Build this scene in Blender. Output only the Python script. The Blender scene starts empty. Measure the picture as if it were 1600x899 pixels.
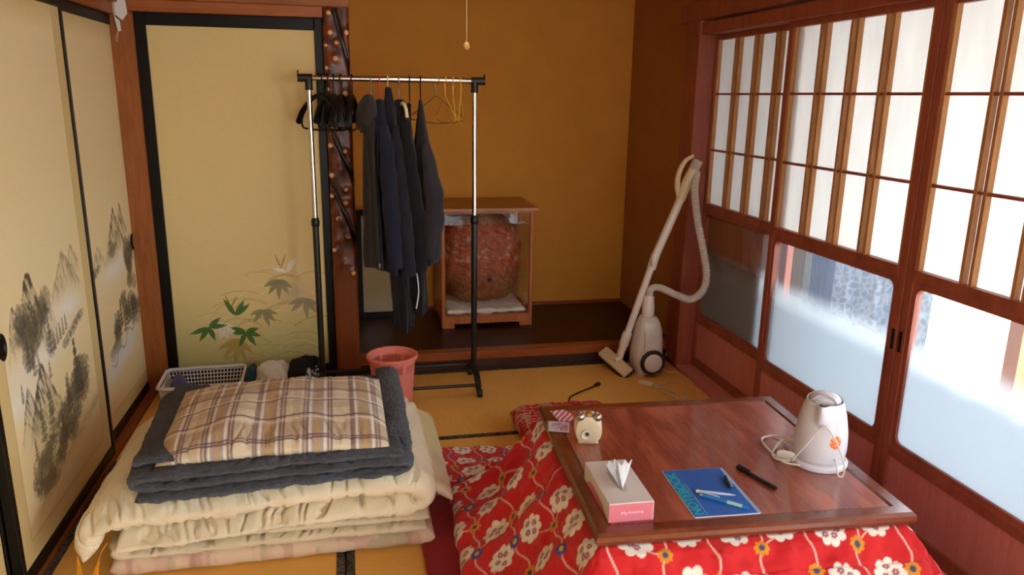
import bpy, bmesh, math, random
import numpy as np
from mathutils import Vector, Matrix

# ------------------------------------------------------------------ camera, world, light, exposure
scene = bpy.context.scene
COL = scene.collection
f = 1185.0
def _ortho():
    P = (800.0, 449.5)
    def cd(u, v):
        return Vector(((u - P[0]) / f, -(v - P[1]) / f, -1)).normalized()
    vy = cd(540, 147); up = -cd(725, 5160)
    up = (up - vy * up.dot(vy)).normalized(); vx = vy.cross(up)
    return Matrix((vx, vy, up))
R3 = _ortho()
cam_data = bpy.data.cameras.new('camera')
cam_data.sensor_width = 36.0
cam_data.lens = f * 36.0 / 1600.0
cam_data.clip_start = 0.05
cam = bpy.data.objects.new('camera', cam_data)
COL.objects.link(cam)
cam.matrix_world = Matrix.Translation((0, 0, 1.5)) @ R3.to_4x4()
scene.camera = cam

world = bpy.data.worlds.new('daylight'); scene.world = world
world.use_nodes = True
bg = world.node_tree.nodes['Background']
bg.inputs['Color'].default_value = (0.87, 0.945, 1.0, 1)
bg.inputs['Strength'].default_value = 7.5

vs = scene.view_settings
vs.view_transform = 'Standard'; vs.look = 'None'; vs.exposure = 0.25; vs.gamma = 1.0
vs.use_curve_mapping = False
scene.cycles.max_bounces = 8

# ------------------------------------------------------------------ helpers
def s2l(c):
    if isinstance(c, str):
        c = [int(c[i:i + 2], 16) / 255 for i in (0, 2, 4)]
    return tuple(((x / 12.92) if x <= 0.04045 else ((x + 0.055) / 1.055) ** 2.4) for x in c)

WM = {}           # world matrix of roots and of their parts
def reg(o, m): WM[o.name] = m

def thing(name, label, cat, loc=(0, 0, 0), rz=0.0, group=None):
    o = bpy.data.objects.new(name, None); COL.objects.link(o)
    o.empty_display_size = 0.05
    o.location = loc; o.rotation_euler = (0, 0, rz)
    reg(o, Matrix.Translation(loc) @ Matrix.Rotation(rz, 4, 'Z'))
    o['label'] = label; o['category'] = cat
    if group: o['group'] = group
    return o

def struct_root(name, loc=(0, 0, 0)):
    o = bpy.data.objects.new(name, None); COL.objects.link(o)
    o.empty_display_size = 0.05; o.location = loc; o['kind'] = 'structure'
    reg(o, Matrix.Translation(loc))
    return o

def tag(o, label, cat, group=None):
    o['label'] = label; o['category'] = cat
    if group: o['group'] = group
    return o

def mesh_obj(name, V, F, mat, parent=None, smooth=False, local=False, colors=None, origin=None):
    V = np.asarray(V, float)
    m = Matrix.Identity(4)
    if parent is not None:
        m = WM[parent.name]
        if not local:
            im = np.array(m.inverted()); V = V @ im[:3, :3].T + im[:3, 3]
    elif origin is not None:
        V = V - np.asarray(origin, float)
    me = bpy.data.meshes.new(name)
    if isinstance(F, np.ndarray):
        n, k = F.shape
        me.vertices.add(len(V)); me.vertices.foreach_set('co', V.astype(np.float32).ravel())
        me.loops.add(n * k); me.loops.foreach_set('vertex_index', F.astype(np.int32).ravel())
        me.polygons.add(n); me.polygons.foreach_set('loop_start', np.arange(0, n * k, k, dtype=np.int32))
        me.update(calc_edges=True)
    else:
        me.from_pydata([tuple(v) for v in V], [], [tuple(q) for q in F])
    me.validate()
    if smooth:
        me.polygons.foreach_set('use_smooth', np.ones(len(me.polygons), dtype=bool))
    if colors is not None:
        at = me.color_attributes.new('Col', 'FLOAT_COLOR', 'POINT')
        c4 = np.ones((len(V), 4), np.float32); c4[:, :3] = colors
        at.data.foreach_set('color', c4.ravel())
    me.materials.append(mat)
    o = bpy.data.objects.new(name, me); COL.objects.link(o)
    if parent is not None: o.parent = parent
    elif origin is not None: o.location = origin; m = Matrix.Translation(origin)
    reg(o, m)
    return o

def struct(o): o['kind'] = 'structure'; return o

def catmull(P, n):
    P = np.asarray(P, float)
    if len(P) == 2:
        t = np.linspace(0, 1, n)[:, None]; return P[0] * (1 - t) + P[1] * t
    Q = np.vstack([2 * P[0] - P[1], P, 2 * P[-1] - P[-2]])
    out = []
    m = 24
    for i in range(len(P) - 1):
        p0, p1, p2, p3 = Q[i:i + 4]
        for t in np.linspace(0, 1, m, endpoint=False):
            out.append(0.5 * (2 * p1 + (p2 - p0) * t + (2 * p0 - 5 * p1 + 4 * p2 - p3) * t * t + (3 * p1 - p0 - 3 * p2 + p3) * t ** 3))
    out.append(P[-1]); out = np.array(out)
    d = np.r_[0, np.cumsum(np.linalg.norm(np.diff(out, axis=0), axis=1))]
    u = np.linspace(0, d[-1], n)
    return np.stack([np.interp(u, d, out[:, k]) for k in range(out.shape[1])], 1)

class MB:
    def __init__(s): s.V = []; s.F = []
    def add(s, V, F):
        b = len(s.V); s.V += [tuple(v) for v in V]; s.F += [tuple(i + b for i in q) for q in F]; return s
    def box(s, lo, hi, bev=0.0, seg=1, rot=None, about=None):
        lo = np.array(lo, float); hi = np.array(hi, float)
        bm = bmesh.new(); bmesh.ops.create_cube(bm, size=1)
        c = (lo + hi) / 2; d = hi - lo
        for v in bm.verts: v.co = Vector((v.co.x * d[0], v.co.y * d[1], v.co.z * d[2]))
        if bev > 0:
            bmesh.ops.bevel(bm, geom=list(bm.edges), offset=min(bev, min(abs(d)) * .49), segments=seg, affect='EDGES', profile=0.5)
        if rot is not None:
            bmesh.ops.transform(bm, matrix=rot.to_4x4(), verts=bm.verts)
        for v in bm.verts: v.co += Vector(c)
        bm.verts.index_update()
        s.add([v.co[:] for v in bm.verts], [[v.index for v in q.verts] for q in bm.faces]); bm.free(); return s
    def tube(s, pts, r, seg=8, n=None, cap=True):
        P = catmull(pts, n or max(2, len(pts) * 6)) if (n or len(pts) > 2) else np.asarray(pts, float)
        k = len(P)
        rr = np.interp(np.linspace(0, 1, k), np.linspace(0, 1, len(r)), r) if hasattr(r, '__len__') else np.full(k, r)
        T = np.gradient(P, axis=0); T /= np.linalg.norm(T, axis=1)[:, None] + 1e-12
        a = np.array([0, 0, 1.0]) if abs(T[0][2]) < .9 else np.array([1.0, 0, 0])
        N = np.cross(T[0], a); N /= np.linalg.norm(N)
        V = []
        for i in range(k):
            N = N - T[i] * (N @ T[i]); N /= np.linalg.norm(N); B = np.cross(T[i], N)
            for j in range(seg):
                th = 2 * math.pi * j / seg
                V.append(P[i] + rr[i] * (math.cos(th) * N + math.sin(th) * B))
        F = [(i * seg + j, i * seg + (j + 1) % seg, (i + 1) * seg + (j + 1) % seg, (i + 1) * seg + j) for i in range(k - 1) for j in range(seg)]
        if cap: F += [tuple(range(seg))[::-1], tuple((k - 1) * seg + j for j in range(seg))]
        return s.add(V, F)
    def lathe(s, prof, c=(0, 0, 0), seg=32, axis='Z', sx=1.0, sy=1.0, caps=True):
        V = []
        for (r, z) in prof:
            for j in range(seg):
                th = 2 * math.pi * j / seg; x, y = r * sx * math.cos(th), r * sy * math.sin(th)
                p = (x, y, z) if axis == 'Z' else ((x, z, y) if axis == 'Y' else (z, x, y))
                V.append((p[0] + c[0], p[1] + c[1], p[2] + c[2]))
        F = [(i * seg + j, i * seg + (j + 1) % seg, (i + 1) * seg + (j + 1) % seg, (i + 1) * seg + j) for i in range(len(prof) - 1) for j in range(seg)]
        if caps and prof[0][0] > 1e-6: F.append(tuple(range(seg))[::-1])
        if caps and prof[-1][0] > 1e-6: F.append(tuple((len(prof) - 1) * seg + j for j in range(seg)))
        return s.add(V, F)
    def prism(s, poly, axis, a, b):
        """poly: 2D outline in the two other axes (x,y,z order); extruded from a to b along axis"""
        n = len(poly); V = []
        for h in (a, b):
            for (p, q) in poly:
                V.append({'X': (h, p, q), 'Y': (p, h, q), 'Z': (p, q, h)}[axis])
        F = [tuple(range(n))[::-1], tuple(range(n, 2 * n))] + [(i, (i + 1) % n, n + (i + 1) % n, n + i) for i in range(n)]
        return s.add(V, F)
    def build(s, name, mat, parent=None, smooth=False, local=False, origin=None, fix=True):
        o = mesh_obj(name, s.V, s.F, mat, parent, smooth, local, None, origin)
        if fix:
            bm = bmesh.new(); bm.from_mesh(o.data); bmesh.ops.recalc_face_normals(bm, faces=bm.faces); bm.to_mesh(o.data); bm.free()
            if smooth:
                o.data.polygons.foreach_set('use_smooth', np.ones(len(o.data.polygons), dtype=bool))
                o.data.set_sharp_from_angle(angle=math.radians(40))
        return o

def bx(name, lo, hi, mat, parent=None, bev=0.0, local=False, origin=None):
    return MB().box(lo, hi, bev).build(name, mat, parent, local=local, origin=origin)

_tab = np.random.RandomState(7).rand(256, 256)
def vn(x, y, seed=0):
    x = np.asarray(x, float) + seed * 17.31; y = np.asarray(y, float) + seed * 9.77
    xi = np.floor(x).astype(int); yi = np.floor(y).astype(int); fx = x - xi; fy = y - yi
    fx = fx * fx * (3 - 2 * fx); fy = fy * fy * (3 - 2 * fy)
    a = _tab[xi & 255, yi & 255]; b = _tab[(xi + 1) & 255, yi & 255]; c = _tab[xi & 255, (yi + 1) & 255]; d = _tab[(xi + 1) & 255, (yi + 1) & 255]
    return (a * (1 - fx) + b * fx) * (1 - fy) + (c * (1 - fx) + d * fx) * fy
def fbm(x, y, seed=0, o=4):
    s = 0; a = .5; t = 0
    for i in range(o):
        s = s + a * vn(np.asarray(x) * 2 ** i, np.asarray(y) * 2 ** i, seed + i); t += a; a *= .5
    return s / t

def grid_faces(nu, nv):
    i = np.arange(nu - 1)[:, None]; j = np.arange(nv - 1)[None, :]
    a = (i * nv + j).ravel(); return np.stack([a, a + nv, a + nv + 1, a + 1], 1)

# ------------------------------------------------------------------ materials
MATS = {}
def newmat(name):
    m = bpy.data.materials.new(name); m.use_nodes = True
    nt = m.node_tree; b = nt.nodes['Principled BSDF']; MATS[name] = m
    return m, nt, b
def N(nt, t, **kw):
    n = nt.nodes.new(t)
    for k, v in kw.items(): setattr(n, k, v)
    return n
def coords(nt, scale=(1, 1, 1), rot=(0, 0, 0), kind='Object'):
    tc = N(nt, 'ShaderNodeTexCoord'); mp = N(nt, 'ShaderNodeMapping')
    mp.inputs['Scale'].default_value = scale; mp.inputs['Rotation'].default_value = rot
    nt.links.new(tc.outputs[kind], mp.inputs['Vector']); return mp.outputs['Vector']
def noise(nt, vec, scale, detail=4, rough=.55, dist=0):
    n = N(nt, 'ShaderNodeTexNoise'); n.inputs['Scale'].default_value = scale; n.inputs['Detail'].default_value = detail
    n.inputs['Roughness'].default_value = rough; n.inputs['Distortion'].default_value = dist
    nt.links.new(vec, n.inputs['Vector']); return n.outputs['Fac']
def ramp(nt, fac, stops):
    r = N(nt, 'ShaderNodeValToRGB'); e = r.color_ramp.elements
    while len(e) < len(stops): e.new(.5)
    for k, (p, c) in zip(e, stops):
        k.position = p; k.color = (*c, 1) if len(c) == 3 else c
    nt.links.new(fac, r.inputs['Fac']); return r.outputs['Color']
def bump(nt, b, h, strength, dist=.01):
    n = N(nt, 'ShaderNodeBump'); n.inputs['Strength'].default_value = strength; n.inputs['Distance'].default_value = dist
    nt.links.new(h, n.inputs['Height']); nt.links.new(n.outputs['Normal'], b.inputs['Normal'])

def plain(name, col, rough=.5, metal=0.0, spec=.5, bmp=0, bscale=200, sheen=0, coat=0, var=0):
    m, nt, b = newmat(name); c = s2l(col)
    b.inputs['Base Color'].default_value = (*c, 1); b.inputs['Roughness'].default_value = rough
    b.inputs['Metallic'].default_value = metal; b.inputs['Specular IOR Level'].default_value = spec
    b.inputs['Sheen Weight'].default_value = sheen; b.inputs['Coat Weight'].default_value = coat
    b.inputs['Coat Roughness'].default_value = .12
    v = coords(nt)
    h = noise(nt, v, bscale, 3)
    if var:
        nt.links.new(ramp(nt, noise(nt, v, bscale / 12, 3), [(.3, tuple(x * (1 - var) for x in c)), (.7, tuple(min(1, x * (1 + var)) for x in c))]), b.inputs['Base Color'])
    if bmp: bump(nt, b, h, bmp, .004)
    return m

def wood(name, c1, c2, scale=(3, 3, .3), rough=.45, freq=14, coat=0.0, bmp=.08, spec=.5, c3=None):
    m, nt, b = newmat(name)
    v = coords(nt, scale)
    f1 = noise(nt, v, freq, 6, .62, .6); f2 = noise(nt, v, freq * 6, 3)
    mx = N(nt, 'ShaderNodeMath', operation='ADD'); ml = N(nt, 'ShaderNodeMath', operation='MULTIPLY'); ml.inputs[1].default_value = .3
    nt.links.new(f2, ml.inputs[0]); nt.links.new(f1, mx.inputs[0]); nt.links.new(ml.outputs[0], mx.inputs[1])
    st = [(.42, s2l(c1)), (.85, s2l(c2))]
    nt.links.new(ramp(nt, mx.outputs[0], st), b.inputs['Base Color'])
    b.inputs['Roughness'].default_value = rough; b.inputs['Coat Weight'].default_value = coat; b.inputs['Coat Roughness'].default_value = .1
    b.inputs['Specular IOR Level'].default_value = spec
    if bmp: bump(nt, b, mx.outputs[0], bmp, .003)
    return m

def vcol(name, rough=.85, bmp=.15, bscale=300, sheen=0.0, stretch=(1, 1, 1), spec=.3, var=.06, vscale=30):
    m, nt, b = newmat(name)
    a = N(nt, 'ShaderNodeAttribute'); a.attribute_name = 'Col'
    v = coords(nt, stretch)
    h = noise(nt, v, bscale, 3)
    hs = N(nt, 'ShaderNodeHueSaturation')
    mr = N(nt, 'ShaderNodeMapRange'); mr.inputs[3].default_value = 1 - var; mr.inputs[4].default_value = 1 + var
    nt.links.new(noise(nt, v, vscale, 4), mr.inputs[0]); nt.links.new(mr.outputs[0], hs.inputs['Value'])
    nt.links.new(a.outputs['Color'], hs.inputs['Color']); nt.links.new(hs.outputs['Color'], b.inputs['Base Color'])
    b.inputs['Roughness'].default_value = rough; b.inputs['Sheen Weight'].default_value = sheen; b.inputs['Specular IOR Level'].default_value = spec
    bump(nt, b, h, bmp, .003)
    return m

def wall_mat(name, c, fleck=None, var=.12):
    m, nt, b = newmat(name); c = s2l(c); v = coords(nt)
    base = ramp(nt, noise(nt, v, 5, 5), [(.3, tuple(x * (1 - var) for x in c)), (.72, tuple(x * (1 + var) for x in c))])
    if fleck:
        vo = N(nt, 'ShaderNodeTexVoronoi'); vo.inputs['Scale'].default_value = 26; nt.links.new(v, vo.inputs['Vector'])
        k = ramp(nt, vo.outputs['Distance'], [(.035, (1, 1, 1)), (.06, (0, 0, 0))])
        # only some of the cells carry a fleck
        sp = N(nt, 'ShaderNodeSeparateColor'); nt.links.new(vo.outputs['Color'], sp.inputs[0])
        gt = N(nt, 'ShaderNodeMath', operation='GREATER_THAN'); gt.inputs[1].default_value = .72; nt.links.new(sp.outputs[0], gt.inputs[0])
        mu = N(nt, 'ShaderNodeMath', operation='MULTIPLY'); nt.links.new(k, mu.inputs[0]); nt.links.new(gt.outputs[0], mu.inputs[1])
        mx = N(nt, 'ShaderNodeMix', data_type='RGBA'); nt.links.new(mu.outputs[0], mx.inputs['Factor'])
        nt.links.new(base, mx.inputs['A']); mx.inputs['B'].default_value = (*s2l(fleck), 1); base = mx.outputs['Result']
    nt.links.new(base, b.inputs['Base Color']); b.inputs['Roughness'].default_value = .9; b.inputs['Specular IOR Level'].default_value = .2
    bump(nt, b, noise(nt, v, 240, 4), .35, .004)
    return m

def tatami_mat(name, c, ax):
    m, nt, b = newmat(name); c = s2l(c)
    v = coords(nt)
    w = N(nt, 'ShaderNodeTexWave'); w.wave_type = 'BANDS'; w.bands_direction = ax; w.inputs['Scale'].default_value = 42; w.inputs['Distortion'].default_value = .6
    nt.links.new(v, w.inputs['Vector'])
    sc = (60, 3, 1) if ax == 'X' else (3, 60, 1)
    v2 = coords(nt, sc)
    n = noise(nt, v2, 4, 4)
    n2 = noise(nt, v, 3, 3)
    ad = N(nt, 'ShaderNodeMath', operation='MULTIPLY_ADD'); ad.inputs[1].default_value = .35; nt.links.new(w.outputs['Fac'], ad.inputs[0]); nt.links.new(n, ad.inputs[2])
    a2 = N(nt, 'ShaderNodeMath', operation='MULTIPLY_ADD'); a2.inputs[1].default_value = .4; nt.links.new(n2, a2.inputs[0]); nt.links.new(ad.outputs[0], a2.inputs[2])
    nt.links.new(ramp(nt, a2.outputs[0], [(.45, tuple(x * .8 for x in c)), (1.1, tuple(min(1, x * 1.12) for x in c))]), b.inputs['Base Color'])
    b.inputs['Roughness'].default_value = .55; b.inputs['Specular IOR Level'].default_value = .4
    bump(nt, b, ad.outputs[0], .3, .002)
    return m

def brocade(name, c1, c2, scale=55):
    m, nt, b = newmat(name); v = coords(nt)
    n = noise(nt, v, scale, 2, .5, 1.5)
    nt.links.new(ramp(nt, n, [(.44, s2l(c1)), (.52, s2l(c2))]), b.inputs['Base Color']); b.inputs['Roughness'].default_value = .7
    return m

def paper_mat(name, c, trans=.5):
    m, nt, b = newmat(name); nt.nodes.remove(b)
    out = nt.nodes['Material Output']; v = coords(nt, (1, 1.6, .35))
    c = s2l(c)
    colr = ramp(nt, noise(nt, v, 9, 6, .65), [(.3, tuple(x * .90 for x in c)), (.7, c)])
    d = N(nt, 'ShaderNodeBsdfDiffuse'); t = N(nt, 'ShaderNodeBsdfTranslucent'); mx = N(nt, 'ShaderNodeMixShader'); mx.inputs[0].default_value = trans
    nt.links.new(colr, d.inputs['Color']); nt.links.new(colr, t.inputs['Color'])
    nt.links.new(d.outputs[0], mx.inputs[1]); nt.links.new(t.outputs[0], mx.inputs[2]); nt.links.new(mx.outputs[0], out.inputs['Surface'])
    return m

def glass_mat(name, frost=False, z0=.60, z1=.76, tint=(1, 1, 1), refl=1.0, fcol=(.44, .49, .53)):
    """thin glass pane; frosted: sandblasted up to a soft wavering height, clear above"""
    m, nt, b = newmat(name); nt.nodes.remove(b); out = nt.nodes['Material Output']
    tr = N(nt, 'ShaderNodeBsdfTransparent'); tr.inputs['Color'].default_value = (*tint, 1)
    gl = N(nt, 'ShaderNodeBsdfGlossy'); gl.inputs['Roughness'].default_value = .02
    lw = N(nt, 'ShaderNodeLayerWeight'); lw.inputs['Blend'].default_value = .5
    pw = N(nt, 'ShaderNodeMath', operation='POWER'); pw.inputs[1].default_value = 5; nt.links.new(lw.outputs['Facing'], pw.inputs[0])
    fr = N(nt, 'ShaderNodeMath', operation='MULTIPLY_ADD'); fr.inputs[1].default_value = .55 * refl; fr.inputs[2].default_value = .03 * refl; nt.links.new(pw.outputs[0], fr.inputs[0])
    mx = N(nt, 'ShaderNodeMixShader'); nt.links.new(fr.outputs[0], mx.inputs[0]); nt.links.new(tr.outputs[0], mx.inputs[1]); nt.links.new(gl.outputs[0], mx.inputs[2])
    if frost:
        g = N(nt, 'ShaderNodeNewGeometry'); sp = N(nt, 'ShaderNodeSeparateXYZ'); nt.links.new(g.outputs['Position'], sp.inputs[0])
        nn = noise(nt, coords(nt, (1, 1, 1)), 9, 4)
        ad = N(nt, 'ShaderNodeMath', operation='MULTIPLY_ADD'); ad.inputs[1].default_value = .035; nt.links.new(nn, ad.inputs[0]); nt.links.new(sp.outputs['Z'], ad.inputs[2])
        mr = N(nt, 'ShaderNodeMapRange'); mr.inputs[1].default_value = z0; mr.inputs[2].default_value = z1; mr.inputs[3].default_value = .98; mr.inputs[4].default_value = .06
        mr.interpolation_type = 'SMOOTHSTEP'
        nt.links.new(ad.outputs[0], mr.inputs[0])
        d = N(nt, 'ShaderNodeBsdfTranslucent'); d.inputs['Color'].default_value = (*fcol, 1)
        df = N(nt, 'ShaderNodeBsdfDiffuse'); df.inputs['Color'].default_value = (.85, .88, .9, 1)
        m1 = N(nt, 'ShaderNodeMixShader'); m1.inputs[0].default_value = .22; nt.links.new(d.outputs[0], m1.inputs[1]); nt.links.new(df.outputs[0], m1.inputs[2])
        m2 = N(nt, 'ShaderNodeMixShader'); nt.links.new(mr.outputs[0], m2.inputs[0]); nt.links.new(mx.outputs[0], m2.inputs[1]); nt.links.new(m1.outputs[0], m2.inputs[2])
        nt.links.new(m2.outputs[0], out.inputs['Surface'])
    else:
        nt.links.new(mx.outputs[0], out.inputs['Surface'])
    return m

M_post = wood('post_wood', '8a4a1c', 'a5602a', (3, 3, .4), .45)
M_beam = wood('beam_wood', '8f4a1a', 'b06428', (.3, 3, 3), .45)
M_beamY = wood('beam_wood_y', '8a4418', 'aa5c26', (3, .3, 3), .45)
M_black = plain('black_lacquer', '0c0908', .38, spec=.3)
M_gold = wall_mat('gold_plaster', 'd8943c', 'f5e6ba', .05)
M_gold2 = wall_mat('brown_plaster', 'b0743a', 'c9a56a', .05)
M_white = wall_mat('pale_plaster', 'cdb98c')
M_alc = wood('alcove_board', '260f09', '3d1a0e', (.3, 3, 3), .42, coat=.05, spec=.3)
M_kam = wood('alcove_sill_wood', '7d3a14', 'a2521f', (.3, 3, 3), .35)
M_dark = wood('dark_riser_wood', '2b150b', '432312', (.3, 3, 3), .5)
M_tatX = tatami_mat('tatami_rush_a', 'e8b258', 'X')
M_tatY = tatami_mat('tatami_rush_b', 'e8b258', 'Y')
M_heri = brocade('tatami_border_brocade', '14151d', '5c5442')
M_shoji = wood('shoji_wood', '9c6636', 'c08850', (3, 3, .4), .5)
M_shojiD = wood('shoji_frame_wood', '823d2c', 'a2533b', (3, 1.5, .35), .42)
M_koshi = wood('skirting_board_wood', 'c07062', 'd2867a', (3, 2.5, .3), .45)  # wood colour lightened and pinkened to carry glare and the quilt's red reflection
M_paper = paper_mat('shoji_paper', 'f0f0ee', .55)
M_frost = glass_mat('frosted_glass', True)
M_glass = glass_mat('clear_glass')
M_fusuma = vcol('fusuma_paper', .8, .12, 160, stretch=(1, 1, 5), var=.05, vscale=40)
M_fborder = plain('fusuma_border_paper', 'd2b47a', .8, bmp=.1)
M_chrome = plain('chrome', 'd8d4ce', .18, 1.0)
M_blkplastic = plain('black_plastic', '16120f', .45)
M_blkmetal = plain('black_tube', '1a1614', .35, spec=.5)

# ------------------------------------------------------------------ the setting: floor
XL, XR, YB, YR, ZC = -1.04, 1.85, 4.0, -1.3, 2.45
fl = struct(bx('floor', (XL - .1, YR, -.08), (XR + .1, 5.05, -.012), M_dark))
def mat_piece(x0, x1, y0, y1, along):
    g = .003
    o = bx('tatami_mat', (x0 + g, y0 + g, -.012), (x1 - g, y1 - g, 0), M_tatX if along == 'X' else M_tatY, fl, .003)
    w = .03
    if along == 'X': es = [(x0 + g, x1 - g, y0 + g, y0 + w), (x0 + g, x1 - g, y1 - w, y1 - g)]
    else: es = [(x0 + g, x0 + w, y0 + g, y1 - g), (x1 - w, x1 - g, y0 + g, y1 - g)]
    for (a, b_, c, d) in es: bx('cloth_border', (a, c, -.011), (b_, d, .0016), M_heri, o)
mat_piece(-.10, 1.80, 3.13, 3.995, 'X'); mat_piece(-1.0, -.10, 3.13, 3.995, 'X')
mat_piece(-1.0, -.055, 1.23, 3.13, 'Y'); mat_piece(-.055, .87, 1.23, 3.13, 'Y'); mat_piece(.87, 1.80, 1.23, 3.13, 'Y')
mat_piece(-1.0, .4, .31, 1.23, 'X'); mat_piece(.4, 1.80, .31, 1.23, 'X')
mat_piece(-1.0, .4, -.9, .31, 'X'); mat_piece(.4, 1.80, -.9, .31, 'X')
struct(bx('trim_1', (XL - .06, YR, -.03), (-1.0, 4.0, .012), M_beamY))               # sill under the left sliding doors
struct(bx('trim_2', (1.80, YR, -.03), (1.96, 4.0, .018), M_koshi, bev=.003))           # sill under the shoji
# alcove
struct(bx('floor_alcove', (.02, 4.03, .0), (1.86, 4.96, .10), M_alc))
struct(bx('trim_3', (.026, 3.985, .062), (1.84, 4.06, .112), M_kam, bev=.004))         # front sill of the alcove
struct(bx('trim_4', (-.14, 3.998, 0), (1.84, 4.03, .063), M_dark))
struct(bx('wall_back', (-.15, 4.95, .09), (1.97, 5.02, ZC), M_gold))
struct(bx('baseboard_alcove', (.02, 4.925, .10), (1.86, 4.951, .118), M_kam))
struct(bx('wall_alcove_left', (-.1, 4.0, 0), (.02, 4.95, ZC), M_gold))
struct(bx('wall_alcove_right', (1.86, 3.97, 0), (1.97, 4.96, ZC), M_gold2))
struct(bx('ceiling', (XL - .1, YR, ZC), (XR + .1, 5.0, ZC + .05), M_beam))
# back wall left of the alcove
struct(bx('wall_back_left', (XL - .1, 4.05, 0), (-.1, 4.12, ZC), M_white))
struct(bx('trim_5', (-1.046, 3.955, -.01), (-.945, 4.06, 1.853), M_post, bev=.003))     # corner post
struct(bx('trim_6', (-1.046, 3.94, 1.853), (.03, 4.06, 1.905), M_beam, bev=.003))      # lintel
struct(bx('trim_7', (-1.046, 3.955, 1.905), (.03, 4.06, 1.99), M_beam, bev=.003))
struct(bx('wall_back_upper', (XL, 3.985, 1.99), (.03, 4.05, ZC), M_gold))
# left wall
struct(bx('wall_left', (XL - .12, YR, 0), (XL - .05, 4.06, ZC), M_white))
struct(bx('trim_8', (XL - .06, YR, 1.835), (-1.015, 3.955, 1.885), M_beamY, bev=.003))
struct(bx('trim_9', (XL - .06, YR, 1.885), (-.99, 3.955, 1.98), M_beamY, bev=.003))
# rear wall behind the camera; its unseen wide window is added for frontal daylight
struct(MB().box((XL - .1, YR - .08, 0), (.1, YR, ZC)).box((1.5, YR - .08, 0), (XR + .1, YR, ZC)).box((.1, YR - .08, 0), (1.5, YR, .9)).box((.1, YR - .08, 1.9), (1.5, YR, ZC)).build('wall_rear', M_white))

# ------------------------------------------------------------------ painted sliding doors on the left
PAPER = np.array(s2l('efd9a6'))
INK = np.array(s2l('5d5545')); INKB = np.array(s2l('7d6e50')); MIST = np.array(s2l('f3ead6'))
def smooth(a, b, x):
    t = np.clip((x - a) / (b - a + 1e-9), 0, 1); return t * t * (3 - 2 * t)
class Art:
    def __init__(s, y0, y1, z0, z1, zdense, step):
        s.y = np.linspace(y0, y1, int((y1 - y0) / step) + 1)
        zz = np.linspace(z0, zdense, int((zdense - z0) / step) + 1)
        s.z = np.r_[zz, np.linspace(zdense, z1, 8)[1:]]
        s.Y, s.Z = np.meshgrid(s.y, s.z, indexing='ij')
        s.C = np.ones(s.Y.shape + (3,)) * PAPER
    def mix(s, m, col):
        m = np.clip(m, 0, 1)[..., None]; s.C = s.C * (1 - m) + np.asarray(col) * m
    def peak(s, yc, zt, w, h, d=.6, seed=1, sharp=1.4, col=None):
        """ink mountain: summit at (yc, zt), fading into mist h below"""
        u = (s.Y - yc) / w
        top = zt - h * .85 * np.abs(u) ** sharp + .022 * (fbm(s.Y * 45, s.Z * 3, seed) - .5) * 2
        ins = smooth(-.004, .004, top - s.Z)
        fade = smooth(zt - h, zt - h * .35, s.Z)
        st = fbm(s.Y * 110 + s.Z * 40, s.Z * 28, seed + 3, 4)
        rim = np.exp(-((top - s.Z) / .012) ** 2)
        s.mix(ins * fade * d * (.30 + 1.0 * smooth(.42, .68, st) + .6 * rim), INK if col is None else col)
    def mist(s, yc, zc, ry, rz, d=1.0):
        s.mix(d * np.exp(-((s.Y - yc) / ry) ** 2 - ((s.Z - zc) / rz) ** 2) * (.6 + .6 * fbm(s.Y * 8, s.Z * 14, 5)), MIST)
    def blob(s, yc, zc, ry, rz, d, seed, col=None, fr=120, th=.5):
        r = ((s.Y - yc) / ry) ** 2 + ((s.Z - zc) / rz) ** 2
        if r.min() > 1.6: return
        n = fbm(s.Y * fr, s.Z * fr, seed, 3)
        s.mix(d * smooth(th - .06, th + .08, n + .22 * (1 - r)) * smooth(1.35, .7, r), INK if col is None else col)
    def conifer(s, y, z, h, d=.85, seed=0):
        rnd = random.Random(seed)
        for k in range(6):
            t = k / 5; w = h * (.06 + .2 * t)
            s.blob(y + rnd.uniform(-.1, .1) * w, z + h * (1 - t * .9), w, h * .085, d, seed + k, fr=150, th=.40)
        s.mix(d * smooth(.003, .0015, np.abs(s.Y - y)) * (s.Z > z) * (s.Z < z + h), INK)
    def build(s, name, x, parent):
        V = np.stack([np.full(s.Y.shape, x), s.Y, s.Z], -1).reshape(-1, 3)
        F = grid_faces(len(s.y), len(s.z))
        return mesh_obj(name, V, F, M_fusuma, parent, True, colors=s.C.reshape(-1, 3))

def fusuma(n, x, y0, y1, art, pull=None):
    root = struct_root('door_%d' % n, (x, (y0 + y1) / 2, .012))
    zt, zb = 1.835, .012; fw = .026; br = .035
    bx('core', (x - .022, y0 + .01, zb + .01), (x - .002, y1 - .01, zt - .01), M_fborder, root)
    for (a, b_) in ((y0, y0 + fw), (y1 - fw, y1)): bx('stile', (x - .026, a, zb), (x + .006, b_, zt), M_black, root, .003)
    bx('top_rail', (x - .026, y0 + fw, zt - .045), (x + .006, y1 - fw, zt), M_black, root, .003)
    bx('bottom_rail', (x - .026, y0 + fw, zb), (x + .006, y1 - fw, zb + br + .01), M_black, root, .003)
    art.build('painted_paper', x, root)
    if pull:
        p = MB().lathe([(.026, -.001), (.028, .003), (.024, .005), (.02, .003), (.018, -.0005), (0, -.001)], (x + .001, pull[0], pull[1]), 24, 'X')
        p.V = [(v[0], v[1], pull[1] + (v[2] - pull[1]) * 1.5) for v in p.V]
        p.build('finger_pull', M_black, root, True)
    return root
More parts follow.
